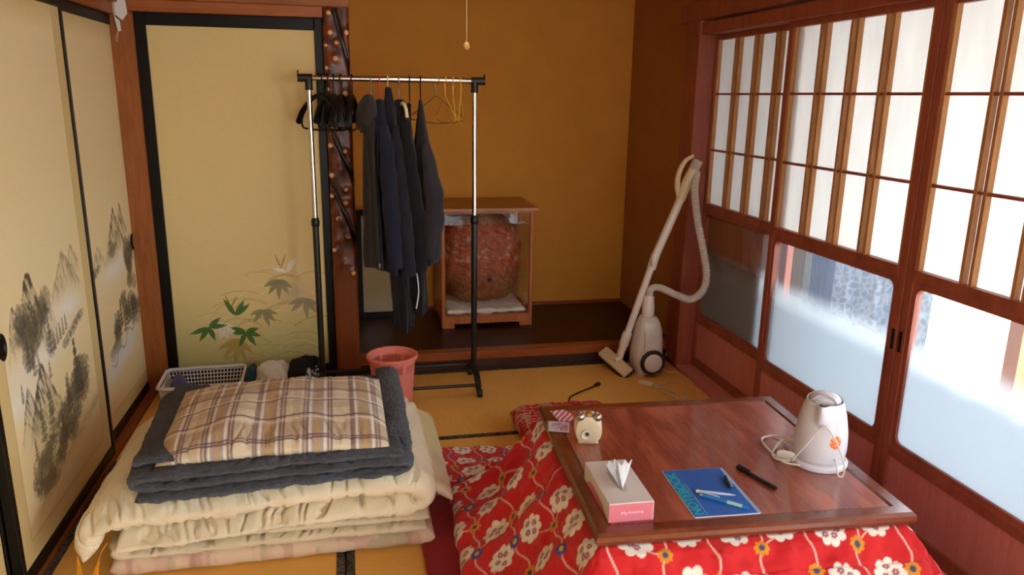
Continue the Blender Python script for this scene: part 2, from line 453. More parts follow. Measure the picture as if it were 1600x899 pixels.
def frame_border(a, y0, y1, z0, z1, w):
    """plain border strip pasted round the picture"""
    e = np.minimum(np.minimum(a.Y - y0, y1 - a.Y), np.minimum(a.Z - z0, z1 - a.Z))
    a.mix(smooth(w + .002, w - .002, e) * 1.0, s2l('d9bf82'))
    a.mix(.5 * np.exp(-((e - w) / .003) ** 2), s2l('a9864c'))

a = Art(3.245, 4.04, .05, 1.80, 1.12, .0042)         # far panel
a.peak(3.69, .985, .15, .26, .75, 3, 1.2); a.peak(3.80, 1.0, .09, .22, .6, 8, 1.1); a.peak(3.60, .86, .12, .14, .5, 11); a.peak(3.42, .86, .1, .12, .35, 12)
a.mist(3.62, .72, .22, .05); a.mist(3.8, .74, .16, .05)
for k, (y, z, r) in enumerate([(3.37, .76, .04), (3.34, .75, .03), (3.41, .77, .03), (3.62, .80, .05), (3.66, .82, .04)]): a.blob(y, z, r, r * .55, .6, 20 + k)
for k in range(22):
    rnd = random.Random(k); a.blob(3.86 + rnd.uniform(-.05, .05), .60 + rnd.uniform(0, .2), .045, .04, .6, 40 + k, INKB if k % 2 else INK, 90, .46)
for k in range(30):
    rnd = random.Random(100 + k); t = rnd.random(); a.blob(3.50 + .42 * t + rnd.uniform(-.05, .05), .36 + .16 * math.sin(t * 2.6) + rnd.uniform(-.06, .05), .05, .035, .6, 80 + k, INKB if k % 3 == 0 else INK, 130, .50)
for k in range(7):
    rnd = random.Random(200 + k); a.conifer(3.56 + .045 * k, .40 + rnd.uniform(0, .06), .12, .8, 300 + k)
a.mix(.85 * smooth(.10, .0, np.abs(a.Z - (.30 + .18 * (a.Y - 3.45)) )) * smooth(3.3, 3.45, a.Y) * smooth(3.95, 3.75, a.Y), s2l('dfe3e2'))
a.mix(.55 * smooth(.012, 0, np.abs(a.Z - (.33 + .25 * (a.Y - 3.5)) + .02 * np.sin(a.Y * 40))) * smooth(3.4, 3.5, a.Y), INKB)
a.mix(.35 * smooth(.22, .08, a.Z), s2l('b98f4f'))
frame_border(a, 3.245, 4.04, .05, 1.80, .07)
fusuma(1, -1.045, 3.22, 4.05, a, (3.945, .785))

a = Art(2.30, 3.20, .05, 1.80, 1.12, .0042)          # near panel
a.peak(2.61, .93, .11, .30, .85, 2, 1.7); a.peak(2.93, .94, .17, .20, .5, 5, 1.1); a.peak(3.02, .95, .08, .15, .4, 6); a.peak(2.48, .86, .08, .2, .6, 9); a.peak(2.72, .80, .12, .16, .7, 19, 1.3)
a.mist(2.6, .64, .25, .05); a.mist(2.9, .74, .16, .05); a.mist(2.45, .56, .14, .05)
for k in range(16):
    rnd = random.Random(k); a.blob(2.58 + rnd.uniform(-.10, .16), .72 + rnd.uniform(-.06, .1), .05, .05, .55, 30 + k, INK, 110, .47)
for k in range(6): a.conifer(2.46 + .05 * k + .015 * ((k * 5) % 3), .55 + .025 * ((k * 7) % 4), .06 + .02 * ((k * 3) % 4), .65, 60 + k)
for k in range(6): a.blob(2.86 + .035 * k, .62 + .012 * k, .035, .02, .6, 90 + k)
for k in range(5): a.conifer(2.76 + .03 * k, .63 + .008 * k, .06, .7, 97 + k)
a.peak(2.62, .62, .16, .26, .8, 14, 1.2); a.peak(2.50, .58, .10, .2, .7, 15, 1.2)
for k in range(70):
    rnd = random.Random(500 + k); t = rnd.random(); a.blob(2.50 + .50 * t + rnd.uniform(-.03, .03), .26 + .20 * t ** 1.2 + rnd.uniform(-.08, .07), .05, .035, .6, 120 + k, INKB if k % 3 else INK, 130, .52)
for k in range(8):
    a.conifer(2.50 + .055 * k + .02 * ((k * 7) % 3), .34 + .03 * ((k * 5) % 4), .07 + .02 * ((k * 3) % 4), .7, 400 + k)
a.conifer(2.93, .40, .20, .95, 430); a.conifer(2.955, .40, .13, .9, 431)
a.mix(.55 * smooth(.035, 0, np.abs(a.Z - (.16 + .22 * (a.Y - 2.4)))) * fbm(a.Y * 20, a.Z * 60, 7), INKB)
a.mix(.45 * smooth(.30, .06, a.Z - .1 * (a.Y - 2.4)), s2l('b5813c'))
frame_border(a, 2.30, 3.20, .05, 1.80, .075)
fusuma(2, -1.012, 2.275, 3.225, a, (2.37, .765))
a = Art(1.35, 2.26, .05, 1.80, .06, .02); frame_border(a, 1.35, 2.26, .05, 1.80, .075)
fusuma(3, -1.045, 1.33, 2.29, a)

# ------------------------------------------------------------------ black-framed door with painted bamboo grass
root = struct_root('door_4', (-.53, 4.0, .0))
YD = 4.0
bx('stile', (-.945, YD - .022, .0), (-.897, YD + .02, 1.853), M_black, root, .003)
bx('stile', (-.138, YD - .022, .0), (-.099, YD + .02, 1.853), M_black, root, .003)
bx('top_rail', (-.897, YD - .022, 1.797), (-.138, YD + .02, 1.853), M_black, root, .003)
bx('bottom_rail', (-.897, YD - .022, .0), (-.138, YD + .02, .088), M_black, root, .003)  # black rail made taller to stand in for shade behind the basket holes
bx('core', (-.9, YD + .004, .02), (-.13, YD + .02, 1.82), M_fborder, root)
ax = np.linspace(-.899, -.136, 255); az = np.r_[np.linspace(.045, .70, 219), np.linspace(.70, 1.80, 10)[1:]]
X, Z = np.meshgrid(ax, az, indexing='ij'); Cc = np.ones(X.shape + (3,)) * np.array(s2l('e6cb8c'))
def cmix(m, col):
    global Cc
    m = np.clip(m, 0, 1)[..., None]; Cc = Cc * (1 - m) + np.asarray(s2l(col)) * m
cmix(.75 * smooth(.52, .08, Z + .03 * np.sin(X * 9)), 'b9b878'); 
cmix(.5 * (fbm(X * 150, Z * 150, 4, 2) > .78) * smooth(.3, .08, Z), '6e6a38')
def arc(x0, z0, w, h, col, d=.8, t=.0028):
    u = (X - x0) / w; zc = z0 + h * (1 - u * u)
    cmix(d * smooth(t, t * .3, np.abs(Z - zc) / np.sqrt(1 + (2 * h * u / w) ** 2)) * (np.abs(u) < 1), col)
rnd = random.Random(5)
for k in range(46):
    z0 = rnd.uniform(.06, .60); lim = -.80 + max(0, z0 - .3) * 1.0
    arc(rnd.uniform(lim, -.18), z0, rnd.uniform(.06, .14), rnd.uniform(.015, .05), rnd.choice(['a1864a', 'b59a58', 'e9dcae', '8f7c3d']), rnd.uniform(.4, .85))
def leaf(x0, z0, ang, L, W, col, d=1.0, vein=None):
    dx, dz = X - x0, Z - z0; a_ = math.radians(ang); u = (dx * math.cos(a_) + dz * math.sin(a_)) / L; v = (-dx * math.sin(a_) + dz * math.cos(a_)) / W
    w = np.where((u > 0) & (u < 1), np.sin(np.pi * np.clip(u, 0, 1) ** .8) ** 1.0, 0)
    cmix(d * smooth(1.0, .82, np.abs(v) / (w + 1e-6)) * (u > 0) * (u < 1), col)
    if vein: cmix(.7 * (np.abs(v) < .08) * (u > .02) * (u < .95), vein)
def fan(x0, z0, angs, L, W, col, d=1, vein=None):
    for k, g in enumerate(angs): leaf(x0, z0, g, L * (1 - .12 * abs(k - len(angs) / 2 + .5)), W, col, d, vein)
fan(-.60, .25, (210, 235, 262, 285, 310), .15, .017, 'b79a4e', .85)
fan(-.655, .335, (195, 215, 250, 275, 300, 320), .10, .015, 'e9e1cb', .95, 'a9a183')
fan(-.70, .375, (200, 225, 262, 296, 330), .10, .016, '4f7a2c', 1, '7d9d4b') if False else None
fan(-.735, .318, (40, 5, 200, 235, 290), .105, .014, '4a6e30', 1, '7b9c48')
fan(-.60, .375, (40, 120, 60), .11, .014, '4a6e30', 1, '7b9c48')
fan(-.555, .285, (185, 160, 245, 300, 340, 15), .10, .014, '4a6e30', 1, '7b9c48')
fan(-.46, .40, (200, 230, 285, 310, 340), .10, .014, '8e8a5c', .85)
fan(-.375, .56, (205, 235, 268, 300, 325), .11, .015, '8d8455', .9)
fan(-.25, .455, (200, 225, 275, 305, 330), .12, .015, '938c72', .8)
cmix(.6 * np.exp(-((X + .30) / .07) ** 2 - ((Z - .49) / .05) ** 2), 'b9aa90')
fan(-.33, .60, (65, 55, 165), .09, .011, 'efe9d8', .95)
fan(-.36, .62, (70, 110), .09, .004, 'a08550', .9)
fan(-.62, .42, (60, 110), .08, .004, '7c6a2f', .9)
mesh_obj('painted_paper', np.stack([X, np.full(X.shape, YD - .006), Z], -1).reshape(-1, 3), grid_faces(*X.shape)[:, ::-1].copy(), M_fusuma, root, True, colors=Cc.reshape(-1, 3))

# ------------------------------------------------------------------ alcove post of polished knotted wood
def knotted_post():
    root = thing('alcove_post', 'polished brown knotted wooden post standing left of the golden alcove', 'post', (-.035, 3.97, .063))
    x0, x1, y0, y1, z0, z1 = -.097, .028, 3.925, 4.02, .063, 1.9
    nz, ns = 420, 96
    zz = np.linspace(z0, z1, nz)
    th = np.linspace(0, 2 * np.pi, ns, endpoint=False)
    T, Zg = np.meshgrid(th, zz, indexing='xy')
    c, s_ = np.cos(T), np.sin(T)
    k = 5.0
    rr = 1 / (np.abs(c) ** k + np.abs(s_) ** k) ** (1 / k)
    Xg = (x0 + x1) / 2 + (x1 - x0) / 2 * rr * c; Yg = (y0 + y1) / 2 + (y1 - y0) / 2 * rr * s_
    up = smooth(.50, .72, Zg)
    knots = [(-.062, 1.786, .012), (.012, 1.787, .012), (-.086, 1.726, .008), (-.034, 1.74, .010), (-.042, 1.666, .013), (-.083, 1.622, .010), (-.003, 1.501, .012), (-.084, 1.52, .010), (-.082, 1.252, .011), (-.012, 1.222, .010), (-.04, 1.138, .017), (-.082, 1.104, .012), (-.014, 1.032, .010), (-.066, 1.875, .011), (-.086, 1.001, .010), (-.018, .964, .011), (-.053, .881, .018), (-.013, .794, .014), (-.07, .774, .010), (-.085, .722, .010), (-.035, .649, .012), (.006, .598, .012), (-.05, 1.40, .012), (-.01, 1.36, .010), (-.075, 1.33, .010)]
    H = .006 * up * (fbm(Xg * 16, Zg * 8, 3, 2) - .5) * 2
    crack = np.zeros_like(Xg)
    for pl in ([(-.042, 1.9), (-.014, 1.775), (.015, 1.657), (.03, 1.567)], [(-.03, 1.46), (-.06, 1.36), (-.069, 1.321), (-.035, 1.227), (.011, 1.122), (.025, 1.068)], [(-.094, 1.084), (-.051, .971), (-.007, .872), (.024, .762)]):
        pl = catmull([(p, q) for p, q in pl], 60)
        d = np.min(np.hypot(Xg[..., None] - pl[None, None, :, 0], Zg[..., None] - pl[None, None, :, 1]), -1)
        crack = np.maximum(crack, smooth(.013, .006, d + .004 * (fbm(Xg * 90, Zg * 60, 9) - .5)))
    front = s_ < -.2
    H = H - .008 * crack * front
    for (kx, kz, kr) in knots:
        d = np.hypot(Xg - kx, Zg - kz); H = H + front * (.007 * np.exp(-(d / (kr * 1.7)) ** 2))
    Yg = Yg + np.where(front, -H, 0); Xg = Xg + np.where(np.abs(c) > .7, np.sign(c) * H * .3, 0)
    base = np.array(s2l('7a3c1a')) * (1 - .0 * up[..., None]) 
    dk = np.array(s2l('4a2112'))
    Cg = base * (1 - up[..., None]) + (dk + (base - dk) * smooth(.35, .7, fbm(Xg * 30, Zg * 22, 6))[..., None]) * up[..., None]
    Cg = Cg * (1 - (crack * front)[..., None]) + np.array(s2l('0e0807')) * (crack * front)[..., None]
    idx = np.arange(nz * ns).reshape(nz, ns)
    F = np.stack([idx[:-1], np.roll(idx, -1, 1)[:-1], np.roll(idx, -1, 1)[1:], idx[1:]], -1).reshape(-1, 4)
    V = np.stack([Xg, Yg, Zg], -1).reshape(-1, 3)
    m = vcol('knotted_wood', .32, .03, 60, stretch=(6, 6, .6), spec=.4, var=.18, vscale=12)
    mesh_obj('trunk', V, F, m, root, True, colors=Cg.reshape(-1, 3))
    mk = plain('knot_wood', 'd9a468', .25, var=.2, bscale=300)
    for (kx, kz, kr) in knots:
        kr *= 1.15
        MB().lathe([(0, -.0015), (kr * .55, -.001), (kr * .85, .001), (kr, .005)], (kx, 3.925 - .0065, kz), 14, 'Y').build('knot', mk, root, True)
knotted_post()
root = thing('framed_panel', 'black-framed pale panel standing on the alcove floor behind the hanging clothes', 'panel', (.14, 4.80, .10))
for (a, b_, c_, d_) in ((.035, .065, .10, .80), (.265, .295, .10, .80), (.065, .265, .10, .135), (.065, .265, .765, .80)): bx('frame_bar', (a, 4.785, c_), (b_, 4.815, d_), M_black, root, .002)
bx('backing', (.06, 4.800, .13), (.27, 4.806, .77), plain('pale_backing', 'b59d6c', .5), root); bx('glass_pane', (.06, 4.795, .13), (.27, 4.797, .77), M_glass, root)  # backing colour paints in the pane's olive-gold reflection of the room

# ------------------------------------------------------------------ shoji wall on the right
struct(bx('trim_10', (1.80, 3.83, 0), (1.96, 3.985, 1.90), M_shojiD, bev=.003))         # post between shoji and alcove
struct(bx('trim_11', (1.815, YR, 1.825), (1.96, 3.99, 1.885), M_shojiD, bev=.003))      # lintel
struct(bx('trim_12', (1.79, YR, 1.895), (1.95, 4.06, 1.99), M_shojiD, bev=.003))
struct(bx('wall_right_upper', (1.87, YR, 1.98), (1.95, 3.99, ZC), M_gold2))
def rounded_hole(y0, y1, z0, z1, r, k=6):
    P = []
    for (cy, cz, a0) in ((y1 - r, z1 - r, 0), (y0 + r, z1 - r, 90), (y0 + r, z0 + r, 180), (y1 - r, z0 + r, 270)):
        for i in range(k + 1):
            t = math.radians(a0 + 90 * i / k); P.append((cy + r * math.cos(t), cz + r * math.sin(t)))
    return P
def shoji(n, X, yn, yf, pulls=()):
    """one sliding panel: paper grid above, glass and skirting board below; yn near end, yf far end"""
    root = struct_root('door_%d' % n, (X, (yn + yf) / 2, .018))
    T = .032; st = .036
    zb, zg0, zg1, zp0, zp1, zt = .018, .335, .895, .955, 1.80, 1.835
    for (a, b_) in ((yn, yn + st), (yf - st, yf)): bx('stile', (X, a, zb), (X + T, b_, zt), M_shojiD, root, .002)
    y0, y1 = yn + st, yf - st
    bx('top_rail', (X, y0, zp1), (X + T, y1, zt), M_shojiD, root, .002)
    bx('bottom_rail', (X, y0, zb), (X + T, y1, zb + .05), M_shojiD, root, .002)
    bx('middle_rail', (X - .002, y0, zg1 + .022), (X + T, y1, zp0), M_shojiD, root, .002)
    bx('lower_rail', (X, y0, zg0 - .055), (X + T, y1, zg0 - .018), M_shojiD, root, .002)
    # moulded frame with rounded corners round the glass
    inner = rounded_hole(y0 + .018, y1 - .018, zg0, zg1, .028); outer = rounded_hole(y0 - .001, y1 + .001, zg0 - .02, zg1 + .024, .002)
    k = len(inner); V = []
    for xx in (X + .004, X + T - .004):
        V += [(xx, p, q) for p, q in outer] + [(xx, p, q) for p, q in inner]
    F = []
    for i in range(k):
        j = (i + 1) % k
        F += [(i, j, k + j, k + i), (2 * k + i, 3 * k + i, 3 * k + j, 2 * k + j), (k + i, k + j, 3 * k + j, 3 * k + i), (i, 2 * k + i, 2 * k + j, j)]
    MB().add(V, F).build('glass_frame', M_shojiD, root)
    bx('glass_pane', (X + .014, y0 + .005, zg0 - .01), (X + .018, y1 - .005, zg1 + .01), M_frost, root)
    bx('skirting_board', (X + .012, y0, zb + .05), (X + .02, y1, zg0 - .055), M_koshi, root)
    # paired muntins, horizontal bars and paper panes
    W = y1 - y0; m = .0125; gap = .024
    cs = [y0 + W * q for q in (.262, .5, .738)]
    for c in cs:
        for s_ in (-1, 1): bx('muntin', (X + .002, c + s_ * (gap / 2 + m / 2) - m / 2, zp0), (X + .024, c + s_ * (gap / 2 + m / 2) + m / 2, zp1), M_shoji, root)
    hz = (1.240, 1.530)
    for z in hz: bx('crossbar', (X + .004, y0, z - .005), (X + .022, y1, z + .005), M_shojiD, root)
    ys = [y0] + cs + [y1]; zs = [zp0] + list(hz) + [zp1]
    for i in range(4):
        for j in range(3): bx('paper_pane', (X + .0235, ys[i] + .0002, zs[j] + .0002), (X + .0241, ys[i + 1] - .0002, zs[j + 1] - .0002), M_paper, root)
    # pale inner edge strip of the frame beside the paper
    for (a, b_) in ((y0, y0 + .012), (y1 - .012, y1)): bx('edge_strip', (X + .003, a, zp0), (X + .023, b_, zp1), M_shoji, root)
    for (py, pz) in pulls:
        MB().box((X - .002, py - .008, pz - .038), (X + .004, py + .008, pz + .038), .004, 2).build('finger_pull', M_black, root)
    return root
shoji(5, 1.895, 2.98, 3.845)
shoji(6, 1.85, 2.188, 3.07, ((2.206, .695),))
shoji(7, 1.85, 1.30, 2.184, ((2.168, .695),))
shoji(8, 1.895, .46, 1.36)
# veranda outside: boarded floor, end wall, outer posts and sill
M_ver = wood('veranda_boards', 'a0764c', 'bd9466', (3, .3, 3), .4)
fv = struct(bx('floor_veranda', (1.96, YR, -.1), (2.95, 4.75, -.02), M_dark))
for i in range(9): bx('board', (1.965 + i * .108, YR, -.02), (1.965 + (i + 1) * .108 - .004, 4.7, .0), M_ver, fv)
struct(bx('wall_veranda_end', (1.96, 4.62, 0), (2.95, 4.7, 2.4), plain('end_wall_plaster', 'c2b59c', .9)))
struct(bx('trim_13', (2.70, 4.28, 0), (2.82, 4.42, 2.4), M_post)); struct(bx('trim_14', (2.72, 2.50, 0), (2.82, 2.57, 2.4), M_shoji))
struct(bx('trim_15', (2.72, YR, 0), (2.82, 4.3, .10), M_post)); struct(bx('trim_16', (2.72, YR, 2.05), (2.82, 4.62, 2.4), M_post))
struct(bx('ceiling_veranda', (1.95, YR, 2.4), (2.95, 4.7, 2.45), M_beamY))
struct(bx('wall_veranda_side', (2.74, 3.98, .1), (2.80, 4.30, 1.0), plain('side_wall_plaster', '9aa0a0', .9)))
struct(bx('ground', (2.95, -6, -.6), (14, 12, -.5), plain('bright_gravel', 'cfcac0', .95)))
struct(bx('wall_veranda_light_block', (1.929, 3.20, .02), (1.965, 3.86, .945), M_post))  # board added behind the far glass to keep veranda light off it
def curtain(name, label, y0, y1, x, mat, folds, amp=.03, seed=0):
    n = 120; y = np.linspace(y0, y1, n); z = np.linspace(.06, 2.05, 24)
    Yg, Zg = np.meshgrid(y, z, indexing='ij'); ph = (Yg - y0) / (y1 - y0) * folds * 2 * np.pi
    Xg = x + amp * np.sin(ph + .4 * np.sin(Zg * 2)) + amp * .4 * np.sin(2.3 * ph + seed)
    o = mesh_obj(name, np.stack([Xg, Yg, Zg], -1).reshape(-1, 3), grid_faces(n, 24), mat, None, True, origin=(x, (y0 + y1) / 2, .06))
    sd = o.modifiers.new('thickness', 'SOLIDIFY'); sd.thickness = .003
    return tag(o, label, 'curtain')
def lace(name, c1, c2, tr):
    m, nt, b = newmat(name); nt.nodes.remove(b); out = nt.nodes['Material Output']
    v = coords(nt); vo = N(nt, 'ShaderNodeTexVoronoi'); vo.inputs['Scale'].default_value = 26; vo.feature = 'DISTANCE_TO_EDGE'; nt.links.new(v, vo.inputs['Vector'])
    c = ramp(nt, vo.outputs['Distance'], [(.05, s2l(c1)), (.14, s2l(c2))])
    d = N(nt, 'ShaderNodeBsdfDiffuse'); t = N(nt, 'ShaderNodeBsdfTranslucent'); mx = N(nt, 'ShaderNodeMixShader'); mx.inputs[0].default_value = tr
    nt.links.new(c, d.inputs[0]); nt.links.new(c, t.inputs[0]); nt.links.new(d.outputs[0], mx.inputs[1]); nt.links.new(t.outputs[0], mx.inputs[2]); nt.links.new(mx.outputs[0], out.inputs['Surface'])
    return m
M_lace = lace('lace_curtain', 'c8d0d8', 'a0adbc', .6)
curtain('curtain', 'pale plain curtain beside the grey veranda wall, seen through the glass', 3.93, 4.0, 2.68, lace('pale_curtain', 'b9c4c4', 'a9b6b8', .4), 2)
curtain('curtain', 'dark blue-grey curtain hanging in the veranda, left of the lace curtain', 3.70, 3.92, 2.68, lace('blue_curtain', '8496b2', '7a8da9', .5), 3, .02, 1)
curtain('curtain', 'patterned grey lace curtain gathered in folds, seen through the middle glass pane', 3.15, 3.69, 2.68, M_lace, 7, .028, 2)
curtain('curtain', 'narrow patterned lace curtain edge beside the bright opening', 2.98, 3.14, 2.68, lace('lace_curtain_light', 'ccd6dc', 'a6b4c0', .5), 2, .02, 3)

# ------------------------------------------------------------------ generic soft slab (futons, blankets, pillows)
def slab(cl, y0, y1, h, ns=140, nt=80, seed=0, wr=.004, wscale=7, gather=.0, gfreq=60, es=.03, et=.05, plane='XZ', color=None, pown=2.2, edge_noise=.0, pucker=.0, fuzz=.0, droop=None):
    """puffy slab bent along the line cl (in XZ), lying between y0 and y1; returns V, F, colours"""
    C = catmull(cl, ns)
    L = np.linalg.norm(np.diff(C, axis=0), axis=1).sum()
    Tn = np.gradient(C, axis=0); Tn /= np.linalg.norm(Tn, axis=1)[:, None]; Nn = np.stack([-Tn[:, 1], Tn[:, 0]], 1)
    s = np.linspace(0, 1, ns); t = .5 - .5 * np.cos(np.pi * np.linspace(0, 1, nt)); t = .6 * t + .4 * np.linspace(0, 1, nt)
    S, T = np.meshgrid(s, t, indexing='ij'); W = y1 - y0
    def prof(d, e): return np.sqrt(np.clip(1 - (1 - np.clip(d / e, 0, 1)) ** pown, 0, 1))
    ds = np.minimum(S, 1 - S) * L; dt = np.minimum(T, 1 - T) * W
    if hasattr(h, '__len__'): h = np.interp(S, np.linspace(0, 1, len(h)), h)
    hh = h * prof(ds, es) * prof(dt, et)
    n1 = (fbm(S * L * wscale, T * W * wscale, seed) - .5) * 2 * wr
    n2 = (fbm(S * L * wscale * 3, T * W * wscale * 1.5, seed + 9) - .5) * wr
    g = gather * np.sin(S * L * gfreq + 4 * fbm(S * L * 9, T * W * 3, seed + 3) * 2) * np.exp(-(dt / .06) ** 2) * prof(dt, .02)
    pw_ = (np.abs(fbm(S * L * 24 + 3 * fbm(S * 9, T * W * 6, seed + 8), T * W * 5, seed + 6, 3) - .5) * 2)
    g = g - pucker * (1 - smooth(.0, .22, pw_)) * np.exp(-((dt - .02) / .075) ** 2) * (.4 + 1.2 * fbm(S * L * 4, T * 2, seed + 7))
    g = g + fuzz * (vn(S * L * 330, T * W * 330, seed) - .5)
    hh2 = np.maximum(hh + (n1 + n2 + g) * prof(ds, es) * prof(dt, et), 0)
    yy = y0 + T * W + edge_noise * (fbm(S * L * 6, T * 2, seed + 5) - .5) * 2
    V = []
    for sg in (1, -1):
        hx = hh2
        V.append(np.stack([C[:, None, 0] + sg * Nn[:, None, 0] * hx, yy, C[:, None, 1] + sg * Nn[:, None, 1] * hx], -1).reshape(-1, 3))
    if droop is not None: V = [v_ + np.stack([0 * v_[:, 0], 0 * v_[:, 0], droop(v_[:, 0], v_[:, 1])], 1) for v_ in V]
    F1 = grid_faces(ns, nt); idx = np.arange(ns * nt).reshape(ns, nt); mp = idx.ravel() + ns * nt
    inner = np.zeros((ns, nt), bool); inner[1:-1, 1:-1] = True
    mp = np.where(inner.ravel(), mp, idx.ravel())
    F = np.vstack([F1[:, ::-1], mp[F1]])
    cols = None
    if color is not None:
        c = color(S * L, T * W, L, W); cols = np.vstack([c.reshape(-1, 3), c.reshape(-1, 3)])
    return np.vstack(V), F, cols

def fabric(name, c, rough=.9, bmp=.25, bscale=400, sheen=.15, var=.06, wrinkle=0.0, wscale=18, stretch=(1, 1, 1)):
    m, nt, b = newmat(name); c = s2l(c); v = coords(nt)
    nt.links.new(ramp(nt, noise(nt, v, 6, 4), [(.3, tuple(x * (1 - var) for x in c)), (.7, tuple(min(1, x * (1 + var)) for x in c))]), b.inputs['Base Color'])
    b.inputs['Roughness'].default_value = rough; b.inputs['Sheen Weight'].default_value = sheen; b.inputs['Specular IOR Level'].default_value = .2
    h = noise(nt, v, bscale, 3)
    if wrinkle:
        v2 = coords(nt, stretch); w = noise(nt, v2, wscale, 4, .6, .8)
        ad = N(nt, 'ShaderNodeMath', operation='MULTIPLY_ADD'); ad.inputs[1].default_value = wrinkle; nt.links.new(w, ad.inputs[0])
        sc = N(nt, 'ShaderNodeMath', operation='MULTIPLY'); sc.inputs[1].default_value = .06; nt.links.new(h, sc.inputs[0]); nt.links.new(sc.outputs[0], ad.inputs[2])
        bump(nt, b, ad.outputs[0], .55, .02)
    else: bump(nt, b, h, bmp, .003)
    return m

M_cream = fabric('cream_cotton', 'e9dbba', wrinkle=.8, wscale=10, sheen=.1)
M_creamB = fabric('cream_cotton_lower', 'dccdab', wrinkle=.8, wscale=12, sheen=.1)

# bottom futon with faded floral print
def floral(S, T, L, W):
    base = np.ones(S.shape + (3,)) * np.array(s2l('dcc2a4'))
    def mixc(m, col):
        nonlocal base
        m = np.clip(m, 0, 1)[..., None]; base = base * (1 - m) + np.array(s2l(col)) * m
    mixc(smooth(.54, .62, fbm(S * 16, T * 16 + S * 5, 31, 3)) * .45, 'c99a8c'); mixc(smooth(.58, .64, fbm(S * 18, T * 18 - S * 4, 41, 3)) * .5, '8d9470'); mixc(smooth(.6, .66, fbm(S * 24, T * 24 + S * 7, 55, 3)) * .45, 'b07e72')
    return base
M_floral = vcol('faded_floral_cotton', .9, .2, 200)
V, F, c = slab([(-.78, .035), (-.3, .035), (.0, .035), (.245, .036)], 2.30, 2.99, .034, 160, 90, 4, .006, 6, .003, 50, .035, .045, color=floral)
o = mesh_obj('futon', V, F, M_floral, None, True, colors=c, origin=(-.25, 2.68, 0)); tag(o, 'thin faded floral futon at the bottom of the bedding stack', 'futon')
# lower cream futon, folded once
V, F, c = slab([(.215, .085), (.0, .087), (-.4, .087), (-.70, .086), (-.755, .105), (-.70, .124), (-.3, .128), (.05, .129), (.225, .126)], 2.285, 2.98, .0195, 420, 110, 12, .005, 8, .003, 45, .03, .04, edge_noise=.010, pucker=.009)
o = mesh_obj('futon', V, F, M_creamB, None, True, origin=(-.25, 2.68, .07)); tag(o, 'lower cream cotton futon folded flat above the floral futon', 'futon')
# upper cream futon, folded over at its right end, left end hanging down
root = thing('futon', 'thick upper cream futon with orange corner tassels under the grey blanket', 'futon', (-.25, 2.68, .17))
dr = lambda x, y: -np.exp(-((y - 2.22) / .10) ** 2) * (.016 + .026 * smooth(.0, -.6, x)) * (.5 + .5 * smooth(-.86, -.76, x)) * np.where(y < 2.6, 1, 0)
V, F, c = slab([(-.828, .135), (-.822, .18), (-.79, .235), (-.70, .268), (-.4, .276), (-.1, .279), (.09, .279), (.178, .262), (.208, .226), (.165, .203), (.05, .199), (-.3, .197), (-.58, .193), (-.735, .18)], 2.235, 2.96, [.032, .036, .040, .043, .044, .044, .044, .036, .030, .029, .029, .028, .028], 520, 170, 21, .010, 7, .006, 44, .035, .07, edge_noise=.02, pucker=.016, droop=dr)
mesh_obj('quilted_body', V, F, M_cream, root, True)
M_tassel = plain('orange_yarn', 'e3951d', .8, bmp=.4, bscale=500)
def tassel(p, L, tilt):
    m = MB(); r = random.Random(int(p[0] * 1000))
    for k in range(9):
        a = r.uniform(0, 6.28); q = r.uniform(.002, .008)
        m.tube([p, (p[0] + tilt + q * math.cos(a), p[1] - .01 + q * math.sin(a), p[2] - L * .5), (p[0] + tilt * 1.2 + 1.6 * q * math.cos(a), p[1] - .015 + 1.6 * q * math.sin(a), p[2] - L * r.uniform(.9, 1.0))], .0022, 5, 8)
    m.tube([(p[0] + .03, p[1] + .0, p[2] + .055), (p[0] + .012, p[1] - .004, p[2] + .03), p], .0016, 5, 8)
    m.build('tassel', M_tassel, root, True)
tassel((-.862, 2.30, .100), .090, .004); tassel((-.79, 2.262, .105), .085, -.012)
# yellow pad sticking out at the right of the stack
def yel(S, T, L, W):
    b = np.ones(S.shape + (3,)) * np.array(s2l('dccf9a')); e = (smooth(.10, .05, L - S) * smooth(.34, .25, T))[..., None]
    f_ = floral(S, T, L, W); return b * (1 - e) + (f_ * .5 + np.array(s2l('e6d8b4')) * .5) * e
V, F, c = slab([(.16, .178), (.222, .178), (.255, .165), (.29, .142), (.318, .115)], 2.40, 3.10, .017, 70, 90, 33, .003, 9, .003, 70, .02, .03, color=yel, edge_noise=.006)
# ------------------------------------------------------------------ grey blanket and plaid pillow
mesh_obj('mattress_pad', V, F, M_floral, None, True, colors=c, origin=(.25, 2.75, .12)); o = bpy.data.objects['mattress_pad']
tag(o, 'thin pale yellow pad sticking out at the right of the bedding', 'pad')
root = thing('blanket', 'folded slate-grey fleece blanket lying under the plaid pillow', 'blanket', (-.28, 2.66, .315))
m, nt, b = newmat('grey_fleece')
v = coords(nt); c1 = s2l('474b54')
nt.links.new(ramp(nt, noise(nt, v, 48, 5, .7), [(.32, tuple(x * .6 for x in c1)), (.70, tuple(x * 1.5 for x in c1))]), b.inputs['Base Color'])
b.inputs['Roughness'].default_value = 1; b.inputs['Sheen Weight'].default_value = .35; b.inputs['Sheen Roughness'].default_value = .4; b.inputs['Specular IOR Level'].default_value = .1
bump(nt, b, noise(nt, v, 110, 5, .75), 1.0, .018); M_fleece = m
V, F, c = slab([(-.67, .338), (-.3, .340), (.06, .337), (.125, .345), (.128, .364), (.06, .373), (-.3, .373), (-.62, .371), (-.675, .387), (-.62, .405), (-.3, .406), (.02, .405), (.115, .403)], 2.185, 2.88, .0165, 420, 170, 51, .006, 9, .003, 70, .018, .028, edge_noise=.018, pucker=.004, fuzz=.007)
